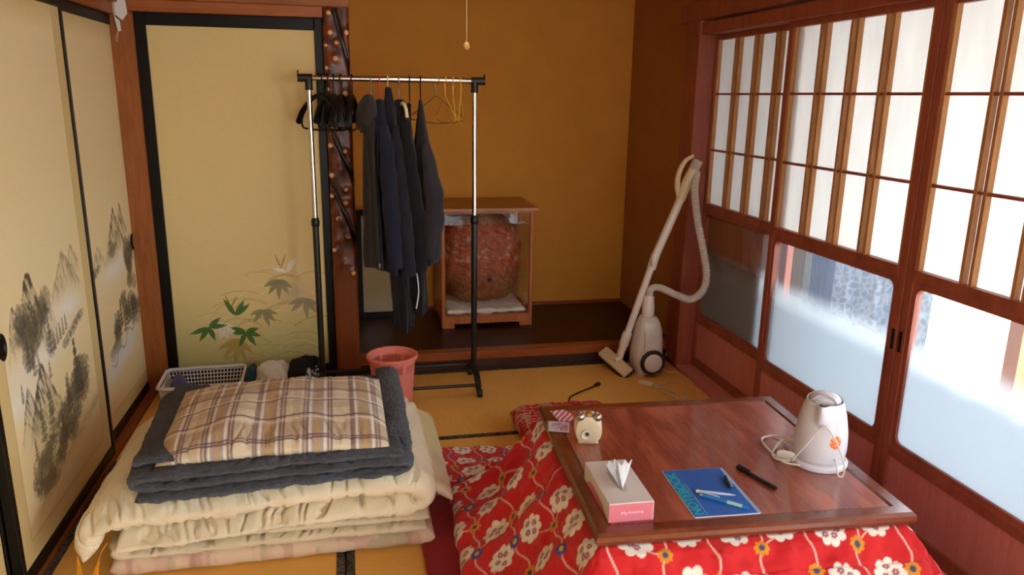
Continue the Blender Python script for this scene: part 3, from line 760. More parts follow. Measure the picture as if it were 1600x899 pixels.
rot = Matrix.Rotation(math.radians(3.5), 3, 'Z'); ctr = np.array([-.28, 2.6, 0]); V = (V - ctr) @ np.array(rot).T + ctr
mesh_obj('folded_fleece', V, F, M_fleece, root, True)
V, F, c = slab([(-.655, .430), (-.60, .438), (-.56, .434), (-.53, .432)], 2.22, 2.83, .012, 90, 150, 57, .006, 12, .003, 70, .012, .02, edge_noise=.012, fuzz=.007)
mesh_obj('loose_fold', V, F, M_fleece, root, True)
V, F, c = slab([(.075, .418), (.11, .424), (.14, .412), (.156, .385), (.154, .355)], 2.31, 2.94, .016, 90, 150, 58, .008, 14, .008, 60, .012, .02, edge_noise=.01, pucker=.006, fuzz=.007)
mesh_obj('loose_fold', V, F, M_fleece, root, True)

def plaid(S, T, L, W):
    c = np.ones(S.shape + (3,)) * np.array(s2l('dccdb0'))
    def mixc(m, col):
        nonlocal c
        m = np.clip(m, 0, 1)[..., None]; c = c * (1 - m) + np.array(s2l(col)) * m
    def band(u, c0, w, col, d): mixc(d * smooth(w / 2 + .0018, w / 2 - .0012, np.abs(u - c0)), col)
    S = S / 1.25; T = T / 1.2
    P = .235
    u = (S + .03) % P
    band(u, .050, .050, 'a58a6d', .75); band(u, .165, .045, '8e7c80', .6); band(u, .115, .018, 'b99f80', .5)
    q = T % .24
    band(q, .06, .05, 'a98d6f', .55); band(q, .17, .03, 'b9a68c', .45)
    for x0 in (.016, .022, .078, .086, .134, .142, .194, .202): band(u, x0, .0045, '6e5259', .8)
    for x0 in (.030, .070, .150, .186): band(u, x0, .006, 'f0e9dc', .8)
    for x0 in (.050, .168): band(u, x0, .005, 'cf9d55', .8)
    for x0 in (.022, .030, .115, .200): band(q, x0, .005, '66474f', .85)
    for x0 in (.10, .21): band(q, x0, .006, 'efe6d6', .7)
    return c
root = thing('pillow', 'plaid pillow in beige, brown and lilac on top of the bedding', 'pillow', (-.245, 2.49, .416), math.radians(1.0))
V, F, c = slab([(-.35, 0), (-.1, .012), (.1, .012), (.335, 0)], -.27, .25, .056, 200, 150, 71, .013, 6, .006, 38, .20, .20, color=plaid, pown=2.0, pucker=.010)
# corners of the case stick out a little; the back edge lies higher on the blanket folds
y = V[:, 1]; V[:, 2] += .008 + .028 * (y + .27) / .52
V[:, 2] += .006 * np.sin(V[:, 0] * 30 + 4 * V[:, 1]) * np.exp(-((y + .12) / .08) ** 2)
mesh_obj('pillowcase', V, F, vcol('plaid_cotton', .9, .25, 250, sheen=.1, var=.04), root, True, local=True, colors=c)

# ------------------------------------------------------------------ kotatsu: mat, quilt, table
KC = (1.07, 2.045); KR = math.radians(-3.6); KW, KD, KZ = .45, .4235, .405
M_ktop = wood('varnished_oak', '64291a', '85432c', (2.2, .35, 2), .26, freq=8, coat=.6, bmp=.12)
m_, nt_, b_ = newmat('varnished_oak_grain'); M_ktop = m_
_v = coords(nt_, (1, .22, 1)); _w = N(nt_, 'ShaderNodeTexWave'); _w.wave_type = 'RINGS'; _w.inputs['Scale'].default_value = 7; _w.inputs['Distortion'].default_value = 7; _w.inputs['Detail'].default_value = 3; _w.inputs['Detail Scale'].default_value = 1.4
nt_.links.new(_v, _w.inputs['Vector']); _n = noise(nt_, coords(nt_, (40, 2.5, 1)), 6, 4)
_a = N(nt_, 'ShaderNodeMath', operation='MULTIPLY_ADD'); _a.inputs[1].default_value = .5; nt_.links.new(_w.outputs['Fac'], _a.inputs[0]); nt_.links.new(_n, _a.inputs[2])
nt_.links.new(ramp(nt_, _a.outputs[0], [(.35, s2l('7e3524')), (.95, s2l('b26046'))]), b_.inputs['Base Color'])
b_.inputs['Roughness'].default_value = .3; b_.inputs['Coat Weight'].default_value = .6; b_.inputs['Coat Roughness'].default_value = .12
bump(nt_, b_, _a.outputs[0], .06, .002)
M_kedge = wood('varnished_oak_edge', '5d2814', '7f3e22', (.6, .6, 2), .25, freq=10, coat=.5, bmp=.05)
mt = bx('floor_mat', (.20, .75, .0), (1.78, 2.62, .018), fabric('dark_red_cotton', '8c1414', sheen=.1), None, .006, origin=(1.0, 1.7, 0)); tag(mt, 'dark red mat on the tatami under the red quilt', 'mat')
def kotatsu_quilt():
    st = .0031
    gx = np.arange(-.89, .72, st); gy = np.arange(-1.10, 1.01, st)
    U, Vv = np.meshgrid(gx, gy, indexing='ij')       # cloth coordinates, table centred, unfolded
    hw, hd = KW - .012, KD - .012
    # signed distance outside the table top in cloth space
    ox = np.maximum(np.abs(U) - hw, 0) * np.sign(U); oy = np.maximum(np.abs(Vv) - hd, 0) * np.sign(Vv)
    d = np.hypot(ox, oy) + 1e-9
    # drape profile: arc length -> (horizontal run, height)
    ss = np.array([0, .03, .10, .20, .30, .36, .42, .50, .60, .9]); run = np.array([0, .022, .060, .120, .190, .240, .297, .377, .477, .777]); hz = np.array([.362, .347, .290, .207, .132, .094, .066, .050, .046, .046])
    rn = np.interp(d, ss, run); zz = np.interp(d, ss, hz)
    kx, ky = ox / d, oy / d
    X = np.clip(U, -hw, hw) + kx * rn; Y = np.clip(Vv, -hd, hd) + ky * rn
    w = smooth(.0, .06, d)
    # folds of the hanging cloth and puffs of the filling
    along = np.where(np.abs(kx) > np.abs(ky), Vv, U)
    n = (fbm(U * 5, Vv * 5, 61, 4) - .5) * .05 + (fbm(U * 14, Vv * 14, 67, 3) - .5) * .016
    fold = .009 * np.sin(along * 26 + 5 * fbm(U * 3, Vv * 3, 63)) * smooth(.02, .16, d) * smooth(.6, .25, d)
    pk = .005 * np.sin(along * 75 + 6 * fbm(U * 8, Vv * 8, 64)) * np.exp(-((d - .05) / .03) ** 2)
    zz = np.maximum(zz + w * (n + fold * .9 + pk) * np.where(zz > .05, 1, .5), .040)
    X = X + kx * w * (fold + n * .5); Y = Y + ky * w * (fold + n * .5)
    # seam line: a dip that runs round a little below the edge
    zz -= .006 * np.exp(-((d - .095) / .006) ** 2)
    # rounded hem
    b = np.minimum(np.minimum(U - gx[0], gx[-1] - U), np.minimum(Vv - gy[0], gy[-1] - Vv))
    zz = np.where(b < .03, .019 + (zz - .019) * np.sqrt(np.clip(1 - (1 - b / .03) ** 2, 0, 1)), zz)
    # ---- print
    C = np.ones(U.shape + (3,)) * np.array(s2l('c8141a'))
    def mixc(m, col):
        nonlocal C
        m = np.clip(m, 0, 1)[..., None]; C = C * (1 - m) + np.array(s2l(col)) * m
    mixc(.5 * smooth(.45, .65, fbm(U * 6, Vv * 6, 81, 3)), 'd6231c')
    px, py = .138, .150
    def flower(du, dv, r, k, lob, ph=0.0):
        a = np.arctan2(dv, du) + ph; rr = r * (1 - lob + lob * np.abs(np.cos(a * k / 2)) ** .7); return smooth(.0015, -.0015, np.hypot(du, dv) - rr)
    rnd = random.Random(11)
    ni, nj = int(1.7 / px), int(2.4 / py)
    nodes = {}
    for i in range(-8, 9):
        for j in range(-11, 12):
            nodes[i, j] = (i * px + rnd.uniform(-.006, .006) + (.5 * px if False else 0), j * py + (py / 2 if i % 2 else 0) + rnd.uniform(-.008, .008))
    for (i, j), (nx, ny) in nodes.items():
        if nx < gx[0] - .1 or nx > gx[-1] + .1 or ny < gy[0] - .15 or ny > gy[-1] + .1: continue
        i0, i1 = np.searchsorted(gx, [nx - .18, nx + .18]); j0, j1 = np.searchsorted(gy, [ny - .18, ny + .18])
        if i1 - i0 < 2 or j1 - j0 < 2: continue
        sl = (slice(i0, i1), slice(j0, j1)); u, v_ = U[sl], Vv[sl]
        def mixl(m, col):
            m = np.clip(m, 0, 1)[..., None]; C[sl] = C[sl] * (1 - m) + np.array(s2l(col)) * m
        # wavy line towards the next node
        q = nodes.get((i, j + 1))
        if q:
            t = np.clip((v_ - ny) / (q[1] - ny), 0, 1); cx = nx + (q[0] - nx) * t + .010 * np.sin(t * 6.28)
            mixl(smooth(.0042, .0018, np.abs(u - cx)) * (v_ > ny) * (v_ < q[1]) * .9, 'e9b9a6')
        if rnd.random() < .55:
            q = nodes.get((i + 1, j))
            if q:
                t = np.clip((u - nx) / (q[0] - nx), 0, 1); cy = ny + (q[1] - ny) * t + .008 * np.sin(t * 6.28)
                mixl(smooth(.0042, .0018, np.abs(v_ - cy)) * (u > nx) * (u < q[0]) * .9, 'e9b9a6')
    for (i, j), (nx, ny) in nodes.items():
        i0, i1 = np.searchsorted(gx, [nx - .07, nx + .16]); j0, j1 = np.searchsorted(gy, [ny - .12, ny + .17])
        if i1 - i0 < 2 or j1 - j0 < 2: continue
        sl = (slice(i0, i1), slice(j0, j1)); u, v_ = U[sl], Vv[sl]
        def mixl(m, col):
            m = np.clip(m, 0, 1)[..., None]; C[sl] = C[sl] * (1 - m) + np.array(s2l(col)) * m
        blue = (i + j) % 2 == 0
        mixl(flower(u - nx, v_ - ny,     .0225, 8, .28, rnd.random()), '3f4f94' if blue else 'd98a1c')
        mixl(flower(u - nx, v_ - ny, .009, 6, .1), 'e0a030' if blue else '3d4a66')
        if rnd.random() < .85:
            cx, cy = nx + px * .5 + rnd.uniform(-.006, .006), ny + py * (.28 if i % 2 == 0 else -.28) + rnd.uniform(-.006, .006) + .02
            R_ = rnd.uniform(.045, .052)
            mixl(flower(u - cx, v_ - cy, R_, 8, .26, rnd.random()), 'ece2cf')
            for k in range(rnd.choice((3, 4, 4, 5))):
                a = k * 1.57 + rnd.uniform(0, .6); rr = rnd.uniform(.013, .022)
                fx, fy = cx + rr * math.cos(a), cy + rr * math.sin(a)
                mixl(flower(u - fx, v_ - fy, .0105, 6, .35, rnd.random()) * .95, '9a4a62'); mixl(flower(u - fx, v_ - fy, .0022, 6, .0), 'f0dccf')
    co, si = math.cos(KR), math.sin(KR)
    # keep clear of the shoji wall
    Xw = KC[0] + co * X - si * Y; Yw = KC[1] + si * X + co * Y
    lim = 1.775; over = np.maximum(Xw - (lim - .06), 0); Xw = np.minimum(Xw, lim - .06 + .06 * (1 - np.exp(-over / .06))); zz = zz + .25 * np.clip(over, 0, .3) * smooth(.05, .3, over)
    nu, nv = U.shape
    P = np.stack([Xw, Yw, zz], -1).reshape(-1, 3); F = grid_faces(nu, nv)
    Mq = vcol('red_floral_cotton', .75, .2, 220, sheen=.15, var=.05)
    root = thing('kotatsu_quilt', 'puffy red quilt with white flowers draped under the low table top', 'quilt', (KC[0], KC[1], .018))
    mesh_obj('printed_cover', P, F, Mq, root, True, colors=C.reshape(-1, 3))
kotatsu_quilt()

root = thing('kotatsu', 'low square table with varnished brown top over the red quilt', 'table', (KC[0], KC[1], .0), KR)
# moulded edge frame: profile swept round the square top
prof = [(-.052, -.003), (-.052, -.012), (-.012, -.034), (.0, -.030), (.004, -.018), (.002, -.006), (-.006, .003), (-.040, .003), (-.046, -.003)]
def edge_bar(sx, a, b, horizontal):
    V = []
    for e, (o_, z) in ((0, (0, 0)),): pass
    pts = []
    for end in (a, b):
        sgn = 1 if end > 0 else -1
        for (o_, z) in prof:
            if horizontal: pts.append((end + sgn * o_, sx * (KD + o_), KZ + z))
            else: pts.append((sx * (KW + o_), end + sgn * o_, KZ + z))
    n = len(prof); F = [(i, (i + 1) % n, n + (i + 1) % n, n + i) for i in range(n)] + [tuple(range(n))[::-1], tuple(range(n, 2 * n))]
    MB().add(pts, F).build('edge_moulding', M_kedge, root, local=True)
edge_bar(1, -KW, KW, True); edge_bar(-1, -KW, KW, True); edge_bar(1, -KD, KD, False); edge_bar(-1, -KD, KD, False)
def ktop():
    MB().box((-KW + .0475, -KD + .0475, KZ - .02), (KW - .0475, KD - .0475, KZ), .002).build('table_top', M_ktop, root, local=True)
ktop()
for sx in (-1, 1):
    for sy in (-1, 1): MB().box((sx * .36 - .025, sy * .34 - .025, .02), (sx * .36 + .025, sy * .34 + .025, KZ - .05), .004).build('leg', M_kedge, root, local=True)
MB().box((-.38, -.36, KZ - .05), (.38, .36, KZ - .046)).build('heater_frame', M_dark, root, local=True)

def zabuton(S, T, L, W):
    c = np.ones(S.shape + (3,)) * np.array(s2l('b81c1e'))
    gx = np.abs((S / .03) % 1 - .5); gy = np.abs((T / .03) % 1 - .5)
    m = (np.maximum(gx, gy) > .44) * (fbm(S * 60, T * 60, 3, 2) > .45) + (fbm(S * 16, T * 16, 8, 2) > .62) * (fbm(S * 90, T * 90, 5, 2) > .45)
    m = np.clip(m, 0, 1)[..., None] * .7; return c * (1 - m) + np.array(s2l('dcb9a6')) * m
V, F, c = slab([(.70, .055), (.85, .06), (1.0, .06), (1.16, .055)], 2.80, 3.24, .052, 120, 100, 91, .004, 6, .003, 60, .06, .06, color=zabuton)
o = mesh_obj('floor_cushion', V, F, vcol('red_woven_cotton', .85, .3, 260), None, True, colors=c, origin=(.93, 3.02, 0)); tag(o, 'small red floor cushion with white pattern behind the low table', 'cushion')

# ------------------------------------------------------------------ clothes rack
RY = 3.75; RZ = 1.57; RX0, RX1 = -.165, .612
root = thing('clothes_rack', 'freestanding clothes rack with chrome rail and black lower poles on casters', 'clothes rack', ((RX0 + RX1) / 2, RY, 0))
MB().tube([(RX0 - .02, RY, RZ), (RX1 + .02, RY, RZ)], .0125, 16).build('top_rail', M_chrome, root, True)
for sx, x in ((-1, RX0), (1, RX1)):
    m = MB().tube([(x - sx * .018, RY, RZ), (x + sx * .05, RY, RZ)], .0185, 16).tube([(x, RY, RZ + .005), (x, RY, RZ - .055)], .0175, 16)
    m.box((x + sx * .047 - .003, RY - .012, RZ - .012), (x + sx * .047 + .003, RY + .012, RZ + .034), .002).build('corner_joint', M_blkplastic, root, True)
    MB().tube([(x, RY, RZ - .05), (x, RY, .90)], .0115, 16).build('upper_pole', M_chrome, root, True)
    MB().lathe([(.0165, .875), (.020, .88), (.020, .905), (.0165, .915), (.012, .918)], (x, RY, 0), 20).build('height_collar', M_blkplastic, root, True)
    MB().tube([(x, RY, .88), (x, RY, .10)], .0155, 16).build('lower_pole', M_blkmetal, root, True)
    ft = MB().tube([(x, RY - .16, .055), (x, RY - .12, .085), (x, RY - .03, .115), (x, RY + .05, .115), (x, RY + .13, .085), (x, RY + .17, .055)], [.015, .016, .019, .019, .016, .015], 12, 26).build('foot', M_blkplastic, root, True)
    for yy in (RY - .16, RY + .17):
        MB().lathe([(.006, -.012), (.021, -.012), (.023, -.008), (.023, .008), (.021, .012), (.006, .012)], (x + .006 * sx, yy, .023), 18, 'X').box((x - .010, yy - .014, .030), (x + .010, yy + .014, .058), .004).build('caster', M_blkplastic, ft, True)
for yy, zz in ((RY - .145, .062), (RY + .10, .09)): MB().tube([(RX0, yy, zz), (RX1, yy, zz)], .0085, 12).build('crossbar', M_blkmetal, root, True)

M_wireY = plain('yellow_wire', 'f0c040', .4); M_wireG = plain('green_wire', '7f9a4a', .4); M_wireB = plain('brown_wire', '8a5a20', .4)
M_silver = plain('silver_wire', 'b8b4ac', .3, 1.0); M_pink = plain('pink_plastic', 'd9505f', .4); M_ivory = plain('ivory_plastic', 'e6d6ac', .4); M_hblack = plain('black_hanger_plastic', '0c0a09', .5, spec=.3)
def hook_pts(r=.019, stem=.075):
    """question-mark hook over the rail, in the plane of the hanger (local Y), origin at the rail centre"""
    P = []
    for k in range(0, 11):
        t = math.radians(205 - k * 24); P.append((0, r * math.cos(t) * 1.0, .0 + r * math.sin(t)))
    P += [(0, .004, -.034), (0, 0, -stem)]
    return P
GB = 'empty black hangers on the left end of the rail'
def black_hanger(x, rz, label, w=.185):
    root = thing('coat_hanger', label, 'hanger', (x, RY, RZ), rz, GB)
    MB().tube(hook_pts(), .0032, 8, 40).build('hook', M_hblack, root, True, local=True)
    a = MB()
    for s_ in (-1, 1):
        P = catmull([(0, s_ * .0, -.075), (0, s_ * .06, -.095), (0, s_ * .13, -.150), (0, s_ * w, -.20)], 16)
        V = []
        for i, p in enumerate(P):
            wd = .006 + .013 * (i / 15) ** .8; ht = .011 + .004 * (i / 15)
            for k in range(10):
                t = 6.283 * k / 10; V.append((p[0] + wd * math.cos(t), p[1], p[2] + ht * math.sin(t)))
        a.add(V, [(i * 10 + k, i * 10 + (k + 1) % 10, (i + 1) * 10 + (k + 1) % 10, (i + 1) * 10 + k) for i in range(15) for k in range(10)] + [tuple(range(10)), tuple(150 + k for k in range(10))])
    a.build('shoulders', M_hblack, root, True, local=True)
    MB().tube([(0, -w * .86, -.185), (0, -w * .84, -.225), (0, -w * .5, -.235), (0, w * .5, -.235), (0, w * .84, -.225), (0, w * .86, -.185)], .0045, 8, 40).build('trouser_bar', M_hblack, root, True, local=True)
for x, rz, lb in ((-.118, 40, 'leftmost empty black plastic hanger, turned sideways beside the chrome pole'), (-.085, 20, 'second empty black plastic hanger from the left pole'), (-.055, 12, 'third empty black plastic hanger from the left pole'), (-.02, -14, 'fourth empty black plastic hanger, in front of the knotted post'), (.030, -8, 'empty black plastic hanger nearest the hanging dark clothes')):
    black_hanger(x, math.radians(rz), lb, .165)
# wire hangers on the right end
def wire_hanger(x, rz, label, mh, mb, w=.17):
    root = thing('wire_hanger', label, 'hanger', (x, RY, RZ), rz, 'empty wire hangers on the right end of the rail')
    MB().tube(hook_pts(.018, .075), .0028, 6, 40).build('hook', mh, root, True, local=True)
    MB().tube([(0, 0, -.07), (0, -.05, -.10), (0, -w * .95, -.165), (0, -w, -.180), (0, -w * .9, -.187), (0, 0, -.20), (0, w * .9, -.187), (0, w, -.180), (0, w * .95, -.165), (0, .05, -.10), (0, 0, -.07)], .0024, 6, 70).build('wire_body', mb, root, True, local=True)
for x, rz, lb, h, b_ in ((.425, 42, 'green-hooked wire hanger with a brown body, farthest from the right pole', M_wireG, M_wireB), (.470, 9, 'second yellow wire hanger from the right pole, next to the green-hooked one', M_wireY, M_wireY), (.507, -4, 'yellow wire hanger hanging in the middle of the wire hangers', M_wireY, M_wireY), (.545, -12, 'yellow wire hanger closest to the right chrome pole', M_wireY, M_wireY)):
    wire_hanger(x, math.radians(rz), lb, h, b_)

# ------------------------------------------------------------------ hanging clothes
def loft(sec, nz=70, ns=44, seed=0, fold=.010, sq=2.4, kf=5):
    """sec rows: z, cx, cy, half thickness x, half width y"""
    sec = np.array(sec, float); sec = sec[np.argsort(-sec[:, 0])]
    zz = np.linspace(sec[0, 0], sec[-1, 0], nz); tt = np.linspace(0, 1, nz)
    g = lambda c: np.interp(-zz, -sec[:, 0], sec[:, c])
    def sm(a): k = np.ones(5) / 5; return np.convolve(np.pad(a, 2, 'edge'), k, 'valid')
    cx, cy, hx, hy = (sm(g(c)) for c in (1, 2, 3, 4))
    th = np.linspace(0, 2 * np.pi, ns, endpoint=False); T, Zg = np.meshgrid(th, zz, indexing='xy')
    c, s_ = np.cos(T), np.sin(T); rr = 1 / (np.abs(c) ** sq + np.abs(s_) ** sq) ** (1 / sq)
    down = smooth(0, .5, tt)[:, None]
    ripple = fold * down * (np.sin(kf * T + 5 * fbm(T * .8, Zg * 3, seed)) + .6 * np.sin(2.1 * kf * T + 3 * fbm(Zg * 4, T, seed + 2)))
    n = (fbm(np.cos(T) * 2 + 7, Zg * 9 + np.sin(T) * 2, seed + 5) - .5) * .014
    X = cx[:, None] + (hx[:, None] + ripple + n) * rr * c; Y = cy[:, None] + (hy[:, None] + ripple + n) * rr * s_
    Zg = Zg + .006 * np.sin(3 * T + seed) * smooth(.9, 1, tt)[:, None]
    V = np.stack([X, Y, Zg], -1).reshape(-1, 3).tolist()
    F = [(i * ns + j, i * ns + (j + 1) % ns, (i + 1) * ns + (j + 1) % ns, (i + 1) * ns + j) for i in range(nz - 1) for j in range(ns)]
    V.append((cx[0], cy[0], zz[0] + .008)); V.append((cx[-1], cy[-1], zz[-1] + .05)); k = len(V)
    F += [(k - 2, (j + 1) % ns, j) for j in range(ns)] + [((nz - 1) * ns + j, (nz - 1) * ns + (j + 1) % ns, k - 1) for j in range(ns)]
    m = MB(); m.add(V, F); return m
def garment(name, label, cat, x, hook_mat, body, mat, sleeves=(), extra=None, seed=0, fold=.010):
    root = thing(name, label, cat, (x, RY, RZ), 0, None)
    hk = MB().tube([(x + p[0], RY + p[1], RZ + p[2]) for p in hook_pts(.019, .10)], .003, 8, 40).build('hanger_hook', hook_mat, root, True)
    loft(body, seed=seed, fold=fold).build('body', mat, root, True)
    for i, (pts, rad) in enumerate(sleeves):
        P = catmull(pts, 40); m = MB(); m.tube(P, rad, 18, 40)
        V = np.array(m.V); k = np.arange(len(V)); V[:, 1] += .004 * np.sin(V[:, 2] * 60 + k * .35); V[:, 0] += .003 * np.sin(V[:, 2] * 45 + k * .35 + seed)
        m.V = V.tolist(); m.build('sleeve', mat, root, True)
    if extra: extra(root)
    return root
def cloth(name, c, **k): return fabric(name, c, sheen=.12, wrinkle=.5, wscale=14, stretch=(1, 1, .5), **k)
M_char = cloth('charcoal_brown_jersey', '322b29'); M_navy = cloth('navy_nylon', '1c1e2f'); M_purp = cloth('plum_black_knit', '211c26'); M_blk = cloth('black_nylon', '16141a'); M_gry = cloth('charcoal_shirt_cloth', '302d33'); M_trs = cloth('black_track_cloth', '1a1a1f')
M_zip = plain('zip_metal', 'b9b4ac', .3, 1.0); M_pipe = plain('white_piping', 'd6d3cc', .7)
def hood(root):
    loft([(1.495, .105, 3.72, .018, .05), (1.47, .10, 3.70, .036, .09), (1.42, .088, 3.69, .046, .10), (1.36, .084, 3.69, .044, .09), (1.325, .09, 3.70, .025, .06)], 30, 30, 3, .003).build('hood', M_char, root, True)
    MB().tube([(.128, 3.585, 1.40), (.135, 3.575, 1.30), (.133, 3.572, 1.20), (.140, 3.575, 1.12)], .004, 6, 20).build('zip', M_blk, root, True)
garment('hooded_vest', 'charcoal hooded vest, leftmost of the clothes on the rail', 'vest', .118, M_silver,
        [(1.46, .118, RY, .016, .05), (1.40, .112, RY, .026, .12), (1.33, .105, RY, .030, .165), (1.15, .108, RY, .034, .17), (.95, .112, RY, .044, .175), (.80, .116, RY, .048, .175), (.69, .118, RY, .050, .17)], M_char, extra=hood, seed=1)
def nav(root):
    MB().tube([(.128, 3.585, 1.30), (.13, 3.573, 1.0), (.135, 3.57, .70)], .003, 6, 24).build('zip', M_blk, root, True); MB().box((.126, 3.562, .700), (.134, 3.569, .724), .003).build('zip_pull', M_zip, root)
garment('jacket', 'navy blue jacket between the charcoal vest and the plum knit top', 'jacket', .157, M_pink,
        [(1.475, .157, RY, .016, .04), (1.42, .158, RY, .030, .10), (1.33, .160, RY, .040, .165), (1.10, .176, RY, .044, .175), (.85, .190, RY, .050, .175), (.665, .196, RY, .052, .17)], M_navy,
        [([(.165, 3.60, 1.36), (.178, 3.565, 1.20), (.192, 3.555, .95), (.205, 3.56, .70)], [.026, .040, .042, .034])], nav, 2)
garment('sweater', 'plum-black knit top hanging in the middle of the rail', 'sweater', .196, M_ivory,
        [(1.53, .198, RY, .012, .03), (1.47, .202, RY, .022, .06), (1.40, .208, RY, .028, .14), (1.2, .222, RY, .032, .17), (.9, .246, RY, .042, .17), (.66, .268, RY, .044, .16)], M_purp,
        [([(.215, 3.60, 1.36), (.232, 3.57, 1.15), (.252, 3.56, .9), (.268, 3.565, .66)], [.02, .032, .036, .032])], None, 3)
def whanger(root):
    MB().tube([(.252, 3.70, 1.455), (.258, 3.64, 1.462), (.268, 3.60, 1.44), (.272, 3.585, 1.40)], .008, 8, 20).build('hanger_shoulder', M_ivory, root, True)
garment('jacket', 'black zip jacket on a white hanger beside the charcoal shirt', 'jacket', .247, M_silver,
        [(1.475, .252, RY, .018, .05), (1.42, .258, RY, .034, .12), (1.34, .266, RY, .038, .165), (1.1, .288, RY, .040, .17), (.85, .312, RY, .044, .17), (.67, .325, RY, .044, .165)], M_blk,
        [([(.265, 3.60, 1.38), (.285, 3.575, 1.15), (.315, 3.57, .9), (.326, 3.575, .68)], [.022, .034, .036, .03])], whanger, 4)
garment('shirt', 'charcoal grey shirt at the right end of the hanging clothes', 'shirt', .350, M_hblack,
        [(1.475, .350, RY, .007, .02), (1.42, .350, RY, .012, .06), (1.34, .351, RY, .022, .14), (1.20, .358, RY, .036, .175), (1.05, .368, RY, .048, .18), (.88, .366, RY, .052, .18), (.70, .364, RY, .046, .175)], M_gry,
        [([(.356, 3.60, 1.28), (.382, 3.57, 1.10), (.392, 3.56, 1.0), (.380, 3.565, .74)], [.022, .042, .046, .038])], None, 5)
root = thing('track_trousers', 'black track trousers with white piping hanging lowest on the rack', 'trousers', (.30, RY, RZ))
MB().tube([(.298 + p[0], RY + p[1], RZ + p[2]) for p in hook_pts(.019, .10)], .003, 8, 40).build('hanger_hook', M_hblack, root, True)
loft([(1.46, .298, RY + .03, .008, .10), (1.2, .285, RY + .03, .012, .12), (.9, .270, RY + .02, .022, .12), (.66, .262, RY + .01, .040, .10)], 30, 30, 8, .003).build('waist', M_trs, root, True)
for (xs, zb, ex) in (((.225, .232, .245), .36, .048), ((.315, .318, .325), .445, .036)):
    loft([(.80, xs[0], RY - .05, ex * .9, .10), (.60, xs[1], RY - .06, ex, .11), (zb + .06, xs[2], RY - .07, ex * .92, .085), (zb + .035, xs[2], RY - .07, ex * .80, .07), (zb, xs[2], RY - .07, ex * .78, .068)], 40, 36, 9, .006).build('leg', M_trs, root, True)
MB().tube([(.305, RY - .168, .665), (.312, RY - .176, .58), (.300, RY - .172, .49)], .0035, 6, 16).build('piping', M_pipe, root, True)

# ------------------------------------------------------------------ glazed case with a big stone
M_case = wood('case_wood', 'a85523', 'c46e32', (3, 3, .4), .4); M_casetop = wood('case_top_wood', 'a1632c', 'b87a3c', (.4, 3, 3), .3)
x0, x1, y0, y1, z0, z1 = .53, 1.10, 4.47, 4.905, .10, .85
root = thing('display_case', 'glazed wooden display case standing on the dark alcove floor', 'display case', ((x0 + x1) / 2, (y0 + y1) / 2, z0))
MB().box((x0 - .022, y0 - .022, z1 - .022), (x1 + .022, y1 + .02, z1), .003).build('top_board', M_casetop, root)
MB().box((x0, y0, z0 + .025), (x1, y1, z0 + .075), .003).build('base', M_case, root)
for (a, b_) in ((x0, y0), (x1 - .08, y0), (x0, y1 - .08), (x1 - .08, y1 - .08)): MB().box((a, b_, z0), (a + .08, b_ + .08, z0 + .026), .002).build('foot', M_case, root)
for (a, b_) in ((x0, y0), (x1 - .022, y0), (x0, y1 - .022), (x1 - .022, y1 - .022)): MB().box((a, b_, z0 + .075), (a + .022, b_ + .022, z1 - .022), .002).build('corner_post', M_case, root)
for yy in (y0, y1 - .02): MB().box((x0 + .022, yy, z1 - .036), (x1 - .022, yy + .02, z1 - .022), .001).build('head_rail', M_case, root)
MB().box((x0 + .022, y0 + .008, z0 + .075), (x1 - .022, y0 + .011, z1 - .036)).build('glass_pane', M_glass, root)
MB().box((x0 + .008, y0 + .022, z0 + .075), (x0 + .011, y1 - .022, z1 - .022)).build('glass_pane', M_glass, root)
MB().box((x1 - .011, y0 + .022, z0 + .075), (x1 - .008, y1 - .022, z1 - .022)).build('glass_pane', M_glass, root)
MB().box((x0 + .022, y1 - .012, z0 + .075), (x1 - .022, y1 - .006, z1 - .022)).build('back_panel', plain('case_back', '9a6a36', .5), root)
V, F, c = slab([(x0 + .035, z0 + .094), (.7, z0 + .092), (.9, z0 + .092), (x1 - .035, z0 + .094)], y0 + .03, y1 - .03, .0180, 80, 60, 14, .008, 12, .004, 60, .03, .03)
o = mesh_obj('pad', V, F, fabric('white_pad_cotton', 'e8ddc8', wrinkle=.8, wscale=22), None, True, origin=((x0 + x1) / 2, (y0 + y1) / 2, z0 + .077)); tag(o, 'white cloth pad under the red stone inside the case', 'pad')
